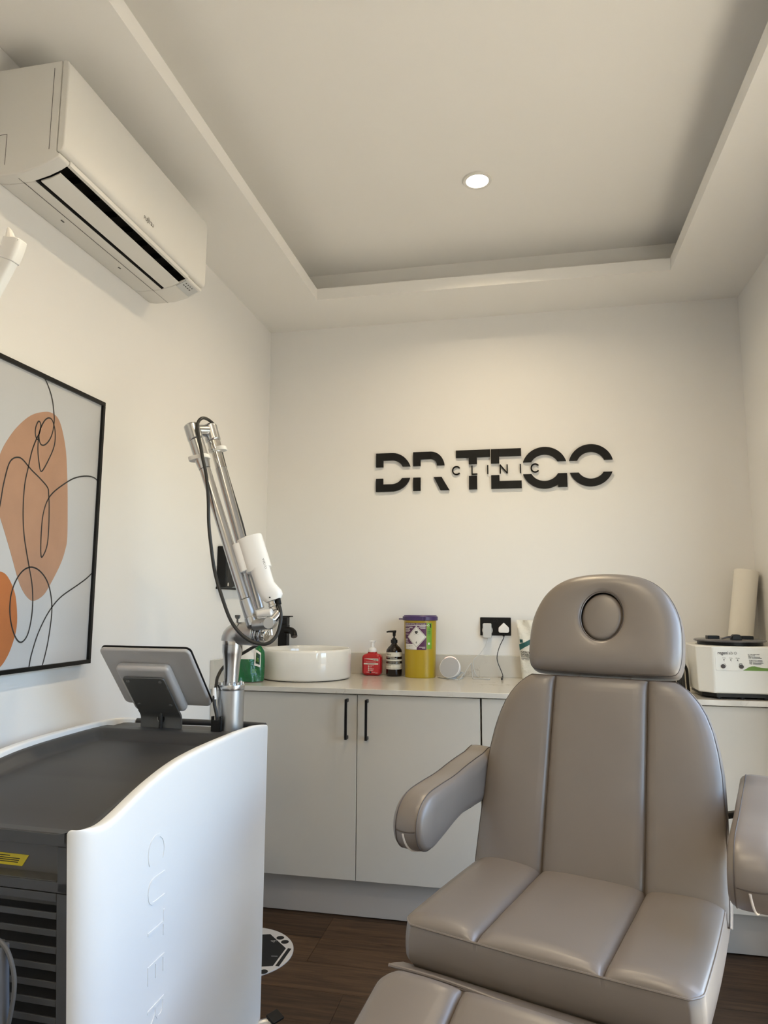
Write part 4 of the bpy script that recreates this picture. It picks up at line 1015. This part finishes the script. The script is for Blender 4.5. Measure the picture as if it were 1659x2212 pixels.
part('cable_slot', MB().prism(rrect(-.304, -.279, .912, .952, .011, 6), lambda a, b_, h: Vector((a, sl+h, b_)), 0, .001), M_STEEL, bk)
part('slot_opening', MB().prism(rrect(-.3015, -.2815, .9145, .9495, .009, 6), lambda a, b_, h: Vector((a, sl-.0006+h, b_)), 0, .001), M_VOID, bk)
part('screen_cable', MB().tube([(-.289, sl+.01, .955), (-.288, sl-.004, .940), (-.2885, sl-.006, .91), (-.291, sl-.005, .885), (-.291, sl-.004, .878)], .0052, 10), M_RUBBER, sc)

# arm column
AX, AYL = -.0925, -.100
def mlathe(prof, **k): return MB().lathe(prof, (AX, AYL, 0), 48, **k)
part('arm_base', mlathe([(.0385, .878), (.0385, 1.0085)]), M_ALUM)
fl = part('arm_flange', mlathe([(.0385, 1.0095), (.039, 1.0105), (.039, 1.0225), (.0385, 1.0235)]), M_ALU)
for k in range(8):
    a = 2*pi*(k+.35)/8; x, y_ = AX+.0335*cos(a), AYL+.0335*sin(a)
    part('bolt', MB().cyl((x, y_, 1.0235), (x, y_, 1.0305), .0040, n=14), M_STEEL, fl, bevel=.0006, seg=2)
part('tapered_post', mlathe([(.0205, 1.0235), (.0205, 1.040), (.024, 1.085), (.0280, 1.112), (.0295, 1.118), (.0295, 1.138)]), M_ALU)
part('post_collar', mlathe([(.0290, 1.1385), (.0290, 1.1495)]), M_STEEL)
# elbow: turns from the post to a stub pointing right
er = .0335
em = MB(); pth = [(AX, AYL, 1.150)]
for k in range(0, 7):
    a = radians(15*k); pth.append((AX+.020*(1-cos(a)), AYL, 1.150+.020*sin(a)))
E1 = Vector((-.020, -.110, 1.171))
em.tube([*pth, (-.060, AYL-.002, 1.1715)], er, 36, sub=1)
elb = part('elbow', em, M_ALUM, angle=50)
part('elbow_stub', MB().cyl((-.0615, AYL-.002, 1.1715), (-.008, AYL-.014, 1.1690), er, n=36), M_ALUM, bevel=.003)
dirE = Vector((.0535, -.012, -.0025)).normalized()
pE = Vector((-.008, AYL-.014, 1.1690))
part('bearing_ring', MB().cyl(pE+dirE*.001, pE+dirE*.005, .0315, n=36).cyl(pE+dirE*.006, pE+dirE*.010, .0290, n=36).cyl(pE+dirE*.011, pE+dirE*.020, .0215, n=36), M_ALU, bevel=.0008, seg=2)
part('pivot_pin', MB().cyl(pE+dirE*.020, pE+dirE*.034, .0155, n=28), M_STEEL, bevel=.002)
part('thumb_screw', MB().cyl((-.077, AYL-.004, 1.203), (-.077, AYL-.004, 1.213), .003, n=12).cyl((-.077, AYL-.004, 1.213), (-.077, AYL-.004, 1.2165), .006, n=16).cyl((-.077, AYL-.004, 1.2165), (-.077, AYL-.004, 1.224), .0082, n=20), M_BRACK, bevel=.001, seg=2)

# two long tubes and their knuckles
lyA, lyB = -.135, -.075
A0, A1 = pixm(541, 1330, ly=lyA), pixm(423, 950, ly=lyA)
B0, B1 = pixm(562, 1322, ly=lyB), pixm(460, 950, ly=lyB)
ua = (A1-A0).normalized(); ub = (B1-B0).normalized()
part('arm_tube', MB().cyl(A0+ua*.052, A1-ua*.10, .0168, n=32), M_ALU)
part('tube_socket', MB().cyl(A0-ua*.004, A0+ua*.050, .0185, .0180, n=32), M_ALUM, bevel=.001, seg=2)
part('tube_socket', MB().cyl(A1-ua*.098, A1-ua*.072, .0176, .0215, n=32).cyl(A1-ua*.072, A1-ua*.004, .0215, .0225, n=32), M_ALU)
part('arm_tube', MB().cyl(B0+ub*.010, B1-ub*.098, .0168, n=32), M_ALU)
part('tube_socket', MB().cyl(B1-ub*.097, B1-ub*.046, .0160, n=32).cyl(B1-ub*.046, B1-ub*.036, .0160, .0205, n=32).cyl(B1-ub*.036, B1-ub*.008, .0210, n=32), M_STEEL)
# top joint
tA = A1+ua*.030; tB = B1+ub*.030
part('top_knuckle', MB().cyl(A1-ua*.004, A1+ua*.052, .0240, n=36), M_ALU, bevel=.007, seg=4)
part('top_knuckle', MB().cyl(B1-ub*.008, B1+ub*.050, .0235, n=36), M_ALU, bevel=.007, seg=4)
part('knuckle_bridge', MB().cyl(tA+ua*.002-Vector((.0, .0, 0)), tB+ub*.0, .0185, n=36), M_ALU, bevel=.003)
# lower knuckle block
k1, k2 = pixm(549, 1350, ly=-.140), pixm(583, 1346, ly=-.150)
part('lower_knuckle', MB().cyl(A0-ua*.030, A0-ua*.003, .0200, n=36), M_ALU, bevel=.003)
part('cross_link', MB().cyl(k1, k2, .0165, n=32), M_ALUM, bevel=.004)
dk_ = pixm(580, 1346, ly=-.165)
part('round_cap', MB().cyl(dk_+Vector((-.004, .034, 0)), dk_, .0165, n=36), M_ALUM, bevel=.0015, seg=2)
k3 = pixm(603, 1322, ly=-.125)
part('cross_link', MB().cyl(pixm(583, 1343, ly=-.14), k3, .0160, n=32), M_ALU, bevel=.005)
part('white_clamp', MB().cyl(pixm(556, 1327, ly=-.145), pixm(588, 1322, ly=-.145), .0105, n=20), M_WHITE, bevel=.004)
for p_, q_ in (((563, 1346), -.162), ((588, 1342), -.163)): 
    c_ = pixm(*p_, ly=q_); part('set_screw', MB().cyl(c_+Vector((0, .004, 0)), c_, .0022, n=12), M_VOID)
part('lower_pivot', MB().cyl(pixm(572, 1360, ly=-.12), pixm(567, 1377, ly=-.12), .012, n=24).cyl(pixm(583, 1360, ly=-.10), pixm(585, 1373, ly=-.10), .009, n=24), M_STEEL, bevel=.001, seg=2)

# handpiece in its white holder
h0, h1 = pixm(534, 1166, ly=-.118), pixm(554, 1232, ly=-.118)
uh = (h0-h1).normalized(); fr = Vector((.25, -1, 0)); fr = (fr-uh*fr.dot(uh)).normalized(); rt = fr.cross(uh)*-1
if rt.x < 0: rt = -rt
def HF(o_): return lambda a, b_, h: o_+rt*a+fr*b_+uh*h
def oval(w_, d_, n=32, e=2.6): 
    return [(w_*math.copysign(abs(cos(2*pi*k/n))**(2/e), cos(2*pi*k/n)), d_*math.copysign(abs(sin(2*pi*k/n))**(2/e), sin(2*pi*k/n))) for k in range(n)]
hold = part('handpiece_holder', MB().prism([(a+.008, b_) for a, b_ in oval(.0375, .030)], HF(h1), -.002, (h0-h1).length+.004), M_WHITE, bevel=.002)
part('holder_tab', MB().prism([(-.030+a, b_) for a, b_ in oval(.017, .023)], HF(h1), .006, (h0-h1).length-.004), M_WHITE, hold, bevel=.002)
def loft(mb, secs, n=32):
    """secs: (centre point, half width, half depth)"""
    rings = []
    for c_, w_, d_ in secs: rings.append([c_+rt*a+fr*b_ for a, b_ in oval(w_, d_, n)])
    return mb.add([p for r in rings for p in r], [(j*n+i, j*n+(i+1) % n, (j+1)*n+(i+1) % n, (j+1)*n+i) for j in range(len(rings)-1) for i in range(n)]+[tuple(range(n)), tuple(range((len(rings)-1)*n, len(rings)*n))[::-1]])
hl = -.122
g = [(pixm(561, 1226, ly=hl), .0285, .024), (pixm(569, 1252, ly=hl), .0275, .024), (pixm(573, 1264, ly=hl), .0275, .024), (pixm(578, 1272, ly=hl), .0300, .024), (pixm(585, 1282, ly=hl), .0325, .023), (pixm(589, 1290, ly=hl), .0305, .021), (pixm(591.5, 1297, ly=hl), .0225, .019)]
hpce = part('handpiece', loft(MB(), g), M_WHITE, angle=60)
nk = [pixm(588, 1299, ly=hl), pixm(590, 1306, ly=hl), pixm(593, 1314, ly=hl), pixm(598, 1326, ly=hl)]
part('handpiece_neck', MB().cyl(nk[0], nk[1], .0135, n=28).cyl(nk[1], nk[1]+(nk[2]-nk[1])*.55, .0155, n=28).cyl(nk[1]+(nk[2]-nk[1])*.55, nk[3], .012, n=28), M_STEEL, bevel=.001, seg=2)
c_ = pixm(586, 1292, ly=hl)+fr*.0225; part('set_screw', MB().cyl(c_-fr*.003, c_+fr*.0006, .0022, n=12), M_VOID, hpce)
tm = text_mb('CUTERA', .0085, lambda x, y, z: pixm(578, 1230, ly=hl)+uh*(x-.001)+rt*(-y+.003)+fr*.0235, sx=1.0)
part('lettering', tm, M_KNOB, hpce, smooth=False)
# cable clips
for o_, r_ in ((pixm(428, 990, ly=lyA), .0245), (pixm(468, 972, ly=lyB), .0205)):
    u2 = ua if r_ > .022 else ub; sx_ = Vector((1, 0, -.22)).normalized()
    mb = MB().prism(rrect(-r_-.004, r_+.012, -r_*.9, r_*.9, r_*.8, 6), lambda a, b_, h: o_+Vector((1, 0, .18)).normalized()*a+Vector((0, -1, 0))*b_+u2*h, -.0065, .0065)
    part('cable_clip', mb, M_TAPE, bevel=.0015, seg=2)
# cables
lc = -.165
c1 = [(0, 0, 0), (0, 0, 0), (468, 938, -.050), (462, 918, -.060), (447, 905, -.10), (435, 904, -.14), (427, 916, -.158), (429, 940, -.162), (437, 985, -.162), (446, 1030, -.162), (450, 1080, lc), (451, 1130, lc), (456, 1180, lc), (464, 1235, lc), (478, 1285, -.175), (497, 1337, -.18), (518, 1367, -.18), (545, 1386, -.175), (575, 1391, -.165), (596, 1375, -.15), (606, 1345, -.14), (606, 1320, -.132), (601, 1302, -.126)]
part('handpiece_cable', MB().tube([pixm(a, b_, ly=y_) for a, b_, y_ in c1[2:]], .0050, 14), M_RUBBER)
part('cable_plug', MB().cyl(pixm(600, 1290, ly=-.124), pixm(603, 1306, ly=-.127), .0072, n=16), M_BLACK, bevel=.001, seg=2)
part('arm_cable', MB().tube([pixm(a, b_, ly=-.06) for a, b_ in ((468, 938), (473, 956), (480, 985), (492, 1030), (510, 1090), (522, 1130), (529, 1158))], .0050, 12), M_RUBBER)
c3 = [(588, 1352, -.09), (580, 1372, -.085), (560, 1390, -.08), (535, 1405, -.06), (505, 1423, -.05), (482, 1442, -.07), (470, 1463, -.10), (467, 1480, -.125), (463, 1500, -.145), (463, 1520, -.150), (467, 1540, -.152), (469, 1556, -.152)]
part('base_cable', MB().tube([pixm(a, b_, ly=y_) for a, b_, y_ in c3], .0048, 12), M_RUBBER)
part('cable_sleeve', MB().tube([pixm(462.5, 1486, ly=-.142), pixm(463.5, 1511, ly=-.147)], .0060, 12, sub=1), M_TAPE)
cp = pixm(468, 1562, ly=-.152)
pl = part('cable_connector', MB().box(cp.x-.012, cp.x+.012, cp.y-.007, cp.y+.007, .880, cp.z+.008), M_BLACK, bevel=.001, seg=2)
for s_ in (-1, 1): part('connector_screw', MB().box(cp.x+s_*.0125-.003, cp.x+s_*.0125+.003, cp.y-.005, cp.y+.005, .882, cp.z+.019), M_BLACK, pl, bevel=.001, seg=2)

# ------------------------------------------------------------------ white disc lying on the floor behind the laser
c0 = pix(634, 2052, Z=0); c1_ = pix(573, 2007, Z=0); c2_ = pix(568, 2107, Z=0)
def circ(a, b_, c_):
    ax_, ay_, bx_, by_, cx_, cy_ = a.x, a.y, b_.x, b_.y, c_.x, c_.y
    d_ = 2*(ax_*(by_-cy_)+bx_*(cy_-ay_)+cx_*(ay_-by_))
    ux = ((ax_**2+ay_**2)*(by_-cy_)+(bx_**2+by_**2)*(cy_-ay_)+(cx_**2+cy_**2)*(ay_-by_))/d_
    uy = ((ax_**2+ay_**2)*(cx_-bx_)+(bx_**2+by_**2)*(ax_-cx_)+(cx_**2+cy_**2)*(bx_-ax_))/d_
    return Vector((ux, uy, 0)), sqrt((ax_-ux)**2+(ay_-uy)**2)
DC, DR = circ(c0, c1_, c2_)
t = thing('floor_disc', DC, 'round white floor disc with a black hexagon beside the laser', 'floor mat')
dd = obj('disc', MB().lathe([(DR, 0), (DR, .003), (DR-.001, .004), (.001, .004)], DC, 72), M_DISC, t)
FZ = lambda a, b_, h: Vector((a, b_, .004+h))
hexc = [pix(584, 2018, Z=.004), pix(617.5, 2048.5, Z=.004), pix(589.5, 2086.5, Z=.004)]
hx = [(p.x, p.y) for p in hexc] + [(2*DC.x-p.x, 2*DC.y-p.y) for p in hexc]
obj('hexagon_print', MB().prism(hx[::-1], FZ, 0, .0004), M_VOID, dd, smooth=False)
barq = [pix(*p, Z=.004) for p in ((622, 2048.5), (629.5, 2049.5), (602.5, 2087.5), (594.5, 2086.5))]
obj('bar_print', MB().prism([(p.x, p.y) for p in barq][::-1], FZ, 0, .0004), M_VOID, dd, smooth=False)
for p in ((605.5, 2025.8), (615.5, 2034.7), (569.5, 2099)):
    c_ = pix(*p, Z=.004); obj('dot_print', MB().prism([(c_.x+.0145*cos(2*pi*k/24), c_.y+.0145*sin(2*pi*k/24)) for k in range(24)], FZ, 0, .0004), M_VOID, dd, smooth=False)
for chx, p in (('4', (591, 2034)), ('1', (593, 2066))):
    c_ = pix(*p, Z=.004); A = radians(100)
    m_ = text_mb(chx, .036, lambda x, y, z: Vector((c_.x+x*cos(A)-(y-.012)*sin(A), c_.y+x*sin(A)+(y-.012)*cos(A), .0050)), align='CENTER', offset=-.0007)
    obj('digit_print', m_, M_DISC, dd, smooth=False)

# ------------------------------------------------------------------ treatment chair
CA = radians(-19.0); CO = Vector((-.0005, 1.462, 0))
chair = thing('treatment_chair', CO, 'taupe leather treatment chair with headrest and padded armrests', 'treatment chair', rz=CA)
CW = Matrix.Translation(CO) @ Matrix.Rotation(CA, 4, 'Z'); CWI = CW.inverted()
def cpart(name, mb, m_=None, par=None, **k): return obj(name, mb, m_ or M_LEATHER, par or chair, local=True, **k)

def samples(marks, lo, hi, n):
    """even samples plus dense ones around marks and the two ends"""
    s_ = {round(lo+(hi-lo)*i/n, 5) for i in range(n+1)}
    for m_ in marks:
        for d_ in (0, .0012, .0028, .005, .009, .015, .024, .036):
            for q_ in (m_-d_, m_+d_):
                if lo <= q_ <= hi: s_.add(round(q_, 5))
    for d_ in (.002, .005, .01, .018, .028, .04):
        s_.add(round(lo+d_, 5)); s_.add(round(hi-d_, 5))
    return sorted(s_)

def pad(half, v0, v1, seam, F, T, r, depth, puff=.010, groove=.011, inset=.012, n=30, back_scale=.93, wr=0):
    """upholstered pad: half(v) half-width at v, seams at x=+-seam, F(x, v, h) -> point; rounded edge radius r, side band of given depth"""
    vs_ = samples([], v0, v1, n)
    sref = half((v0+v1)/2); us_ = samples([-seam, seam], -sref, sref, n)
    def X(u, v):
        hw = half(v); a = abs(u); s_ = 1 if u >= 0 else -1
        return s_*(a if a <= seam else seam+(hw-seam)*(a-seam)/(sref-seam))
    def Hh(u, v):
        x = X(u, v); hw = half(v)
        d_ = min(hw-abs(x), v-v0, v1-v); d_ = max(d_, 0)
        e_ = min(hw-abs(x), r)/r; g_ = min(v-v0, v1-v, r)/r; e_ = max(e_, 0); g_ = max(g_, 0)
        prof_ = sqrt(max(0, 1-(1-e_)**2))*sqrt(max(0, 1-(1-g_)**2))
        if seam > 0:
            if abs(x) <= seam: k = abs(x)/seam
            else: k = 1-min(1, (abs(x)-seam)/(hw-seam)*1.0)
            bulge = 1-k**2.2 if abs(x) <= seam else 1-(2*abs(k-.5))**2.2
            ds = abs(abs(x)-seam)
            gr = -groove*math.exp(-(ds/.0040)**1.2) - groove*.45*math.exp(-(ds/.016)**2)
        else: bulge = 1; gr = 0
        return T*prof_+puff*bulge*prof_+gr*min(1, prof_*1.6) + (wr*sin(x*31+v*13)*sin(v*23-x*9)*prof_ if wr else 0)
    mb = MB(); nu, nv = len(us_), len(vs_)
    mb.grid(lambda u, v: F(X(u, v), v, Hh(u, v)), us_, vs_)
    per = [(i, 0) for i in range(nu)] + [(nu-1, j) for j in range(1, nv)] + [(i, nv-1) for i in range(nu-2, -1, -1)] + [(0, j) for j in range(nv-2, 0, -1)]
    vm = (v0+v1)/2; base = len(mb.v); m_ = len(per); rows = 5
    for k in range(1, rows+1):
        f_ = k/rows; bul = 1+.012*sin(pi*f_)
        sc = 1 if k < rows else back_scale
        for i, j in per:
            x = X(us_[i], vs_[j]); v = vs_[j]
            mb.v.append(Vector(F(x*sc*bul, vm+(v-vm)*sc*bul, -depth*f_)))
    idx = [j*nu+i for i, j in per]
    for k in range(rows):
        A_ = idx if k == 0 else [base+(k-1)*m_+q for q in range(m_)]; B_ = [base+k*m_+q for q in range(m_)]
        for q in range(m_): mb.f.append([A_[q], B_[q], B_[(q+1) % m_], A_[(q+1) % m_]])
    mb.f.append([base+(rows-1)*m_+q for q in range(m_)][::-1])
    outline = [F(X(us_[i], vs_[j]), vs_[j], .0004) for i, j in per]
    return mb, outline

ZSEAT = .588
# seat
seat_half = lambda v: .293-.022*max(0, 1-v/.035)**2+.004*sin(pi*min(1, v/.5))
FS = lambda x, v, h: Vector((x, v, ZSEAT+h-.004*(1-abs(x)/.3)-.02*max(0, v-.40)))
mb, ol = pad(seat_half, .0, .52, .126, FS, .012, .040, .085, puff=.009, groove=.010, back_scale=.97, wr=.0006)
seat = cpart('seat', mb, angle=70)
cpart('seat_piping', MB().tube(ol[::2], .0022, 6, sub=1, closed=True), M_LEATHER, seat)
# backrest
TB = radians(18.5); BV0 = Vector((0, .425, .590))
bn = Vector((0, -cos(TB), sin(TB))); bv = Vector((0, sin(TB), cos(TB)))
def FB(x, v, h): return BV0+Vector((x, 0, 0))+bv*v+bn*h
BH = [(-.035, .303), (.0, .304), (.10, .302), (.20, .299), (.28, .295), (.33, .288), (.38, .277), (.42, .262), (.45, .245), (.475, .224), (.490, .205), (.498, .192)]
def back_half(v):
    for (a, ha), (b_, hb) in zip(BH, BH[1:]):
        if v <= b_: return ha+(hb-ha)*max(0, (v-a)/(b_-a))
    return BH[-1][1]
mb, ol = pad(back_half, -.035, .498, .124, FB, .014, .05, .060, puff=.007, groove=.010, wr=.0006, n=40)
back = cpart('backrest', mb, angle=70)
cpart('backrest_piping', MB().tube(ol[::2], .0016, 6, sub=1, closed=True), M_PIPING, back)
# headrest with a plugged face opening
HO = [(-.165, .513), (-.190, .517), (-.200, .532), (-.2055, .560), (-.2065, .595), (-.2055, .632), (-.200, .668), (-.188, .703), (-.168, .738), (-.138, .767), (-.100, .786), (-.052, .796), (0, .799)]
HO = HO + [(-x, v) for x, v in HO[-2::-1]] + [(.10, .511), (0, .510), (-.10, .511)]
hp_ = [(p.x, p.y) for p in spline([Vector((a, b_, 0)) for a, b_ in HO], 6, True)]
HC = (.0, .668); RX, RY = .0575, .0700
def hedge(th):      # outline distance along direction th (ray cast)
    dx_, dy_ = cos(th), sin(th); best = 0
    for i in range(len(hp_)):
        ax_, ay_ = hp_[i][0]-HC[0], hp_[i][1]-HC[1]; bx_, by_ = hp_[(i+1) % len(hp_)][0]-HC[0], hp_[(i+1) % len(hp_)][1]-HC[1]
        den = dx_*(by_-ay_)-dy_*(bx_-ax_)
        if abs(den) < 1e-12: continue
        t_ = (ax_*(by_-ay_)-ay_*(bx_-ax_))/den; u_ = (ax_*dy_-ay_*dx_)/den
        if t_ > best and -1e-6 <= u_ <= 1+1e-6: best = t_
    return best
NT = 160; ths = [2*pi*i/NT for i in range(NT)]; ed = [hedge(a) for a in ths]
def hell(a): return 1/sqrt((cos(a)/RX)**2+(sin(a)/RY)**2)
rho = [0, .003, .008, .016, .03, .06, .12, .2, .32, .45, .58, .7, .78, .85, .90, .94, .965, .985, 1.0]
hm = MB(); TZ = .012
for k, rr in enumerate(rho):
    for i, a in enumerate(ths):
        e0 = hell(a); d_ = e0+(ed[i]-e0)*rr
        dist = (ed[i]-d_); r_ = .045; q_ = min(1, dist/r_)
        h_ = .026*sqrt(max(0, 1-(1-q_)**2))+.006*sin(pi*rr)
        h_ -= .007*math.exp(-((d_-e0)/.0045)**1.3)
        hm.v.append(FB(HC[0]+d_*cos(a), HC[1]+d_*sin(a), h_-.004))
nr = len(rho)
for f_, sc in ((.3, 1.012), (.7, 1.010), (1.0, .93)):
    for i, a in enumerate(ths):
        d_ = ed[i]*sc; hm.v.append(FB(HC[0]+d_*cos(a), HC[1]+d_*sin(a), -.004-.062*f_))
for k in range(nr+2):
    for i in range(NT): hm.f.append([k*NT+i, (k+1)*NT+i, (k+1)*NT+(i+1) % NT, k*NT+(i+1) % NT][::-1])
hm.f.append([(nr+2)*NT+i for i in range(NT)])
head = cpart('headrest', hm, angle=70)
cpart('headrest_piping', MB().tube([FB(HC[0]+ed[i]*cos(a)*.998, HC[1]+ed[i]*sin(a)*.998, -.0035) for i, a in enumerate(ths)], .0016, 6, sub=1, closed=True), M_PIPING, head)
pm_ = MB()
for k in range(13):
    q_ = k/12
    for i, a in enumerate(ths[::2]):
        d_ = hell(a)*(.992*q_); pm_.v.append(FB(HC[0]+d_*cos(a), HC[1]+d_*sin(a), .0135+.007*(1-q_**2)-(.009*max(0, q_-.90)/.10)))
N2 = NT//2
for k in range(12):
    for i in range(N2): pm_.f.append([k*N2+i, (k+1)*N2+i, (k+1)*N2+(i+1) % N2, k*N2+(i+1) % N2][::-1])
cpart('face_plug', pm_, par=head, angle=70)
cpart('plug_piping', MB().tube([FB(HC[0]+hell(a)*1.035*cos(a), HC[1]+hell(a)*1.035*sin(a), .0185) for a in ths[::2]], .0011, 6, sub=1, closed=True), M_PIPING, head)
for s_ in (-1, 1): cpart('headrest_rod', MB().cyl(FB(s_*.07, .40, -.045), FB(s_*.07, .60, -.045), .006, n=16), M_STEEL, head)

# armrests
ARM = [(.56, .848), (.495, .847), (.40, .838), (.31, .826), (.23, .821), (.165, .814), (.126, .797), (.104, .771), (.098, .741), (.106, .711), (.130, .689), (.168, .682), (.226, .693), (.336, .718), (.440, .720), (.56, .732)]
def armrest(x0, x1, dy, dz, inner):
    P_ = spline([Vector((a, b_, 0)) for a, b_ in ARM], 4, True)
    poly = [(p.x+dy, p.y+dz) for p in P_]
    n_ = len(poly); cx_ = sum(p[0] for p in poly)/n_; cy_ = sum(p[1] for p in poly)/n_
    mb = MB(); w_ = x1-x0; st_ = [(0, .55, -.004), (.0, .80, -.001), (.004, .90, 0), (.012, .965, 0), (.022, .995, 0), (.034, 1.0, 0), (w_/2, 1.0, 0), (w_-.034, 1.0, 0), (w_-.022, .995, 0), (w_-.012, .965, 0), (w_-.004, .90, 0), (w_, .80, .001), (w_, .55, .004)]
    for d_, sc, ex_ in st_:
        k = 1-sc
        for i, p in enumerate(poly):
            a, b_ = poly[i-1], poly[(i+1) % n_]; t_ = Vector((b_[0]-a[0], b_[1]-a[1])).normalized(); nn = Vector((-t_.y, t_.x))
            if nn.x*(p[0]-cx_)+nn.y*(p[1]-cy_) > 0: nn = -nn
            off = .048*k*1.6 if sc > .75 else 0
            if sc > .75: q = (p[0]+nn.x*off*.9, p[1]+nn.y*off*.9)
            else: q = (cx_+(p[0]-cx_)*.55, cy_+(p[1]-cy_)*.45)
            mb.v.append(Vector((x0+d_+ex_*1.2, *q)))
    ns = len(st_)
    for j in range(ns-1):
        for i in range(n_): mb.f.append([j*n_+i, j*n_+(i+1) % n_, (j+1)*n_+(i+1) % n_, (j+1)*n_+i])
    mb.f.append(list(range(n_))[::-1]); mb.f.append([(ns-1)*n_+i for i in range(n_)])
    a_ = cpart('armrest', mb, angle=75)
    xi = inner; xo = x0+x1-inner
    s1 = 1 if xi > xo else -1
    seam_pts = [Vector((xi-s1*.013, p[0]+.001, p[1])) for p in poly]
    off_ = []
    for i, p in enumerate(poly):
        a, b_ = poly[i-1], poly[(i+1) % n_]; t_ = Vector((b_[0]-a[0], b_[1]-a[1])).normalized(); nn = Vector((-t_.y, t_.x))
        if nn.x*(p[0]-cx_)+nn.y*(p[1]-cy_) > 0: nn = -nn
        off_.append(nn)
    for xx in (xi-s1*.0115, xo+s1*.0115):
        cpart('armrest_seam', MB().tube([Vector((xx, p[0]+o_.x*.0022, p[1]+o_.y*.0022)) for p, o_ in zip(poly, off_)], .0012, 6, sub=1, closed=True), M_PIPING, a_)
    # cross seam and zip at the nose
    cpart('nose_seam', MB().tube([Vector((x0+.014+(w_-.028)*k/8, .0985+dy-.0006, .7395+dz-.003*sin(pi*k/8))) for k in range(9)], .0013, 6, sub=1), M_PIPING, a_)
    zp = [p for p in poly if p[0] < .165+dy and .680+dz < p[1] < .737+dz]; zp.sort(key=lambda p: -p[1])
    xm = x0+w_*.42
    zm = MB(); 
    zm.tube([Vector((xm+.010*i/max(1, len(zp)-1), p[0]-.0012, p[1]-.0008)) for i, p in enumerate(zp)], .0024, 8, sub=1)
    cpart('zip', zm, M_ZIP, a_, label='pale zip strip under the armrest nose')
    br = MB().tube([((x0+x1)/2, .545+dy, .79+dz), ((x0+x1)/2-math.copysign(.02, x0), .60+dy, .75), (math.copysign(.24, x0), .655, .72), (math.copysign(.18, x0), .64, .72)], .009, 14)
    cpart('armrest_bracket', br, M_BLACKM, a_)
armrest(-.377, -.300, 0, 0, -.300)
armrest(.327, .417, .064, -.008, .327)

# leg rest and the loose leather flap under the seat front
LT = radians(24)
LV0 = Vector((0, -.066, .528)); lv_ = Vector((0, -cos(LT), -sin(LT))); ln_ = Vector((0, -sin(LT), cos(LT)))
def FL(x, v, h): return LV0+Vector((x, 0, 0))+lv_*v+ln_*h
leg_half = lambda v: .292-.030*max(0, 1-v/.045)**2
mb, ol = pad(leg_half, .0, .50, .122, FL, .010, .03, .07, puff=.010, groove=.009, back_scale=.97, wr=.0006)
mb.f = [f_[::-1] for f_ in mb.f]
leg = cpart('leg_rest', mb, angle=70)
cpart('leg_rest_piping', MB().tube(ol[::2], .0016, 6, sub=1, closed=True), M_PIPING, leg)
def flap(u, v):     # u across -1..1, v 0 (under the seat) .. 1 (free edge)
    sag = .016*(1-u*u)*sin(3.1*u+1.2)
    y_ = .020-.060*v-.010*sin(pi*v); z_ = .500+.020*v*v*(1-.55*max(0, u))+.010*sin(pi*v)-.4*sag*v-.030*max(0, u)**1.5*v
    return Vector((.300*u, y_, z_))
fm = MB(); us = [-1+i/20 for i in range(41)]; vs = [i/10 for i in range(11)]
fm.grid(flap, us, vs); fm.grid(lambda u, v: flap(u, v)+Vector((0, 0, -.0035)), us, vs)
nu = 41; o2 = nu*11
for i in range(40): fm.f.append([10*nu+i, 10*nu+i+1, o2+10*nu+i+1, o2+10*nu+i])
for j in range(10): fm.f.append([j*nu, (j+1)*nu, o2+(j+1)*nu, o2+j*nu]); fm.f.append([j*nu+40, (j+1)*nu+40, o2+(j+1)*nu+40, o2+j*nu+40])
fl_ = cpart('leather_flap', fm, angle=80)
cpart('flap_hem', MB().tube([flap(u, 1)+Vector((0, -.001, -.0015)) for u in us], .0038, 8, sub=1), M_LEATHER, fl_)
# base under the seat
cpart('seat_frame', MB().box(-.24, .24, .05, .50, .455, .500), M_BLACKM, bevel=.004)
cpart('lift_column', MB().box(-.09, .09, .18, .40, .06, .456), M_WHITE, bevel=.01)
cpart('base_plate', MB().box(-.24, .24, .02, .58, .0, .06), M_WHITE, bevel=.012)
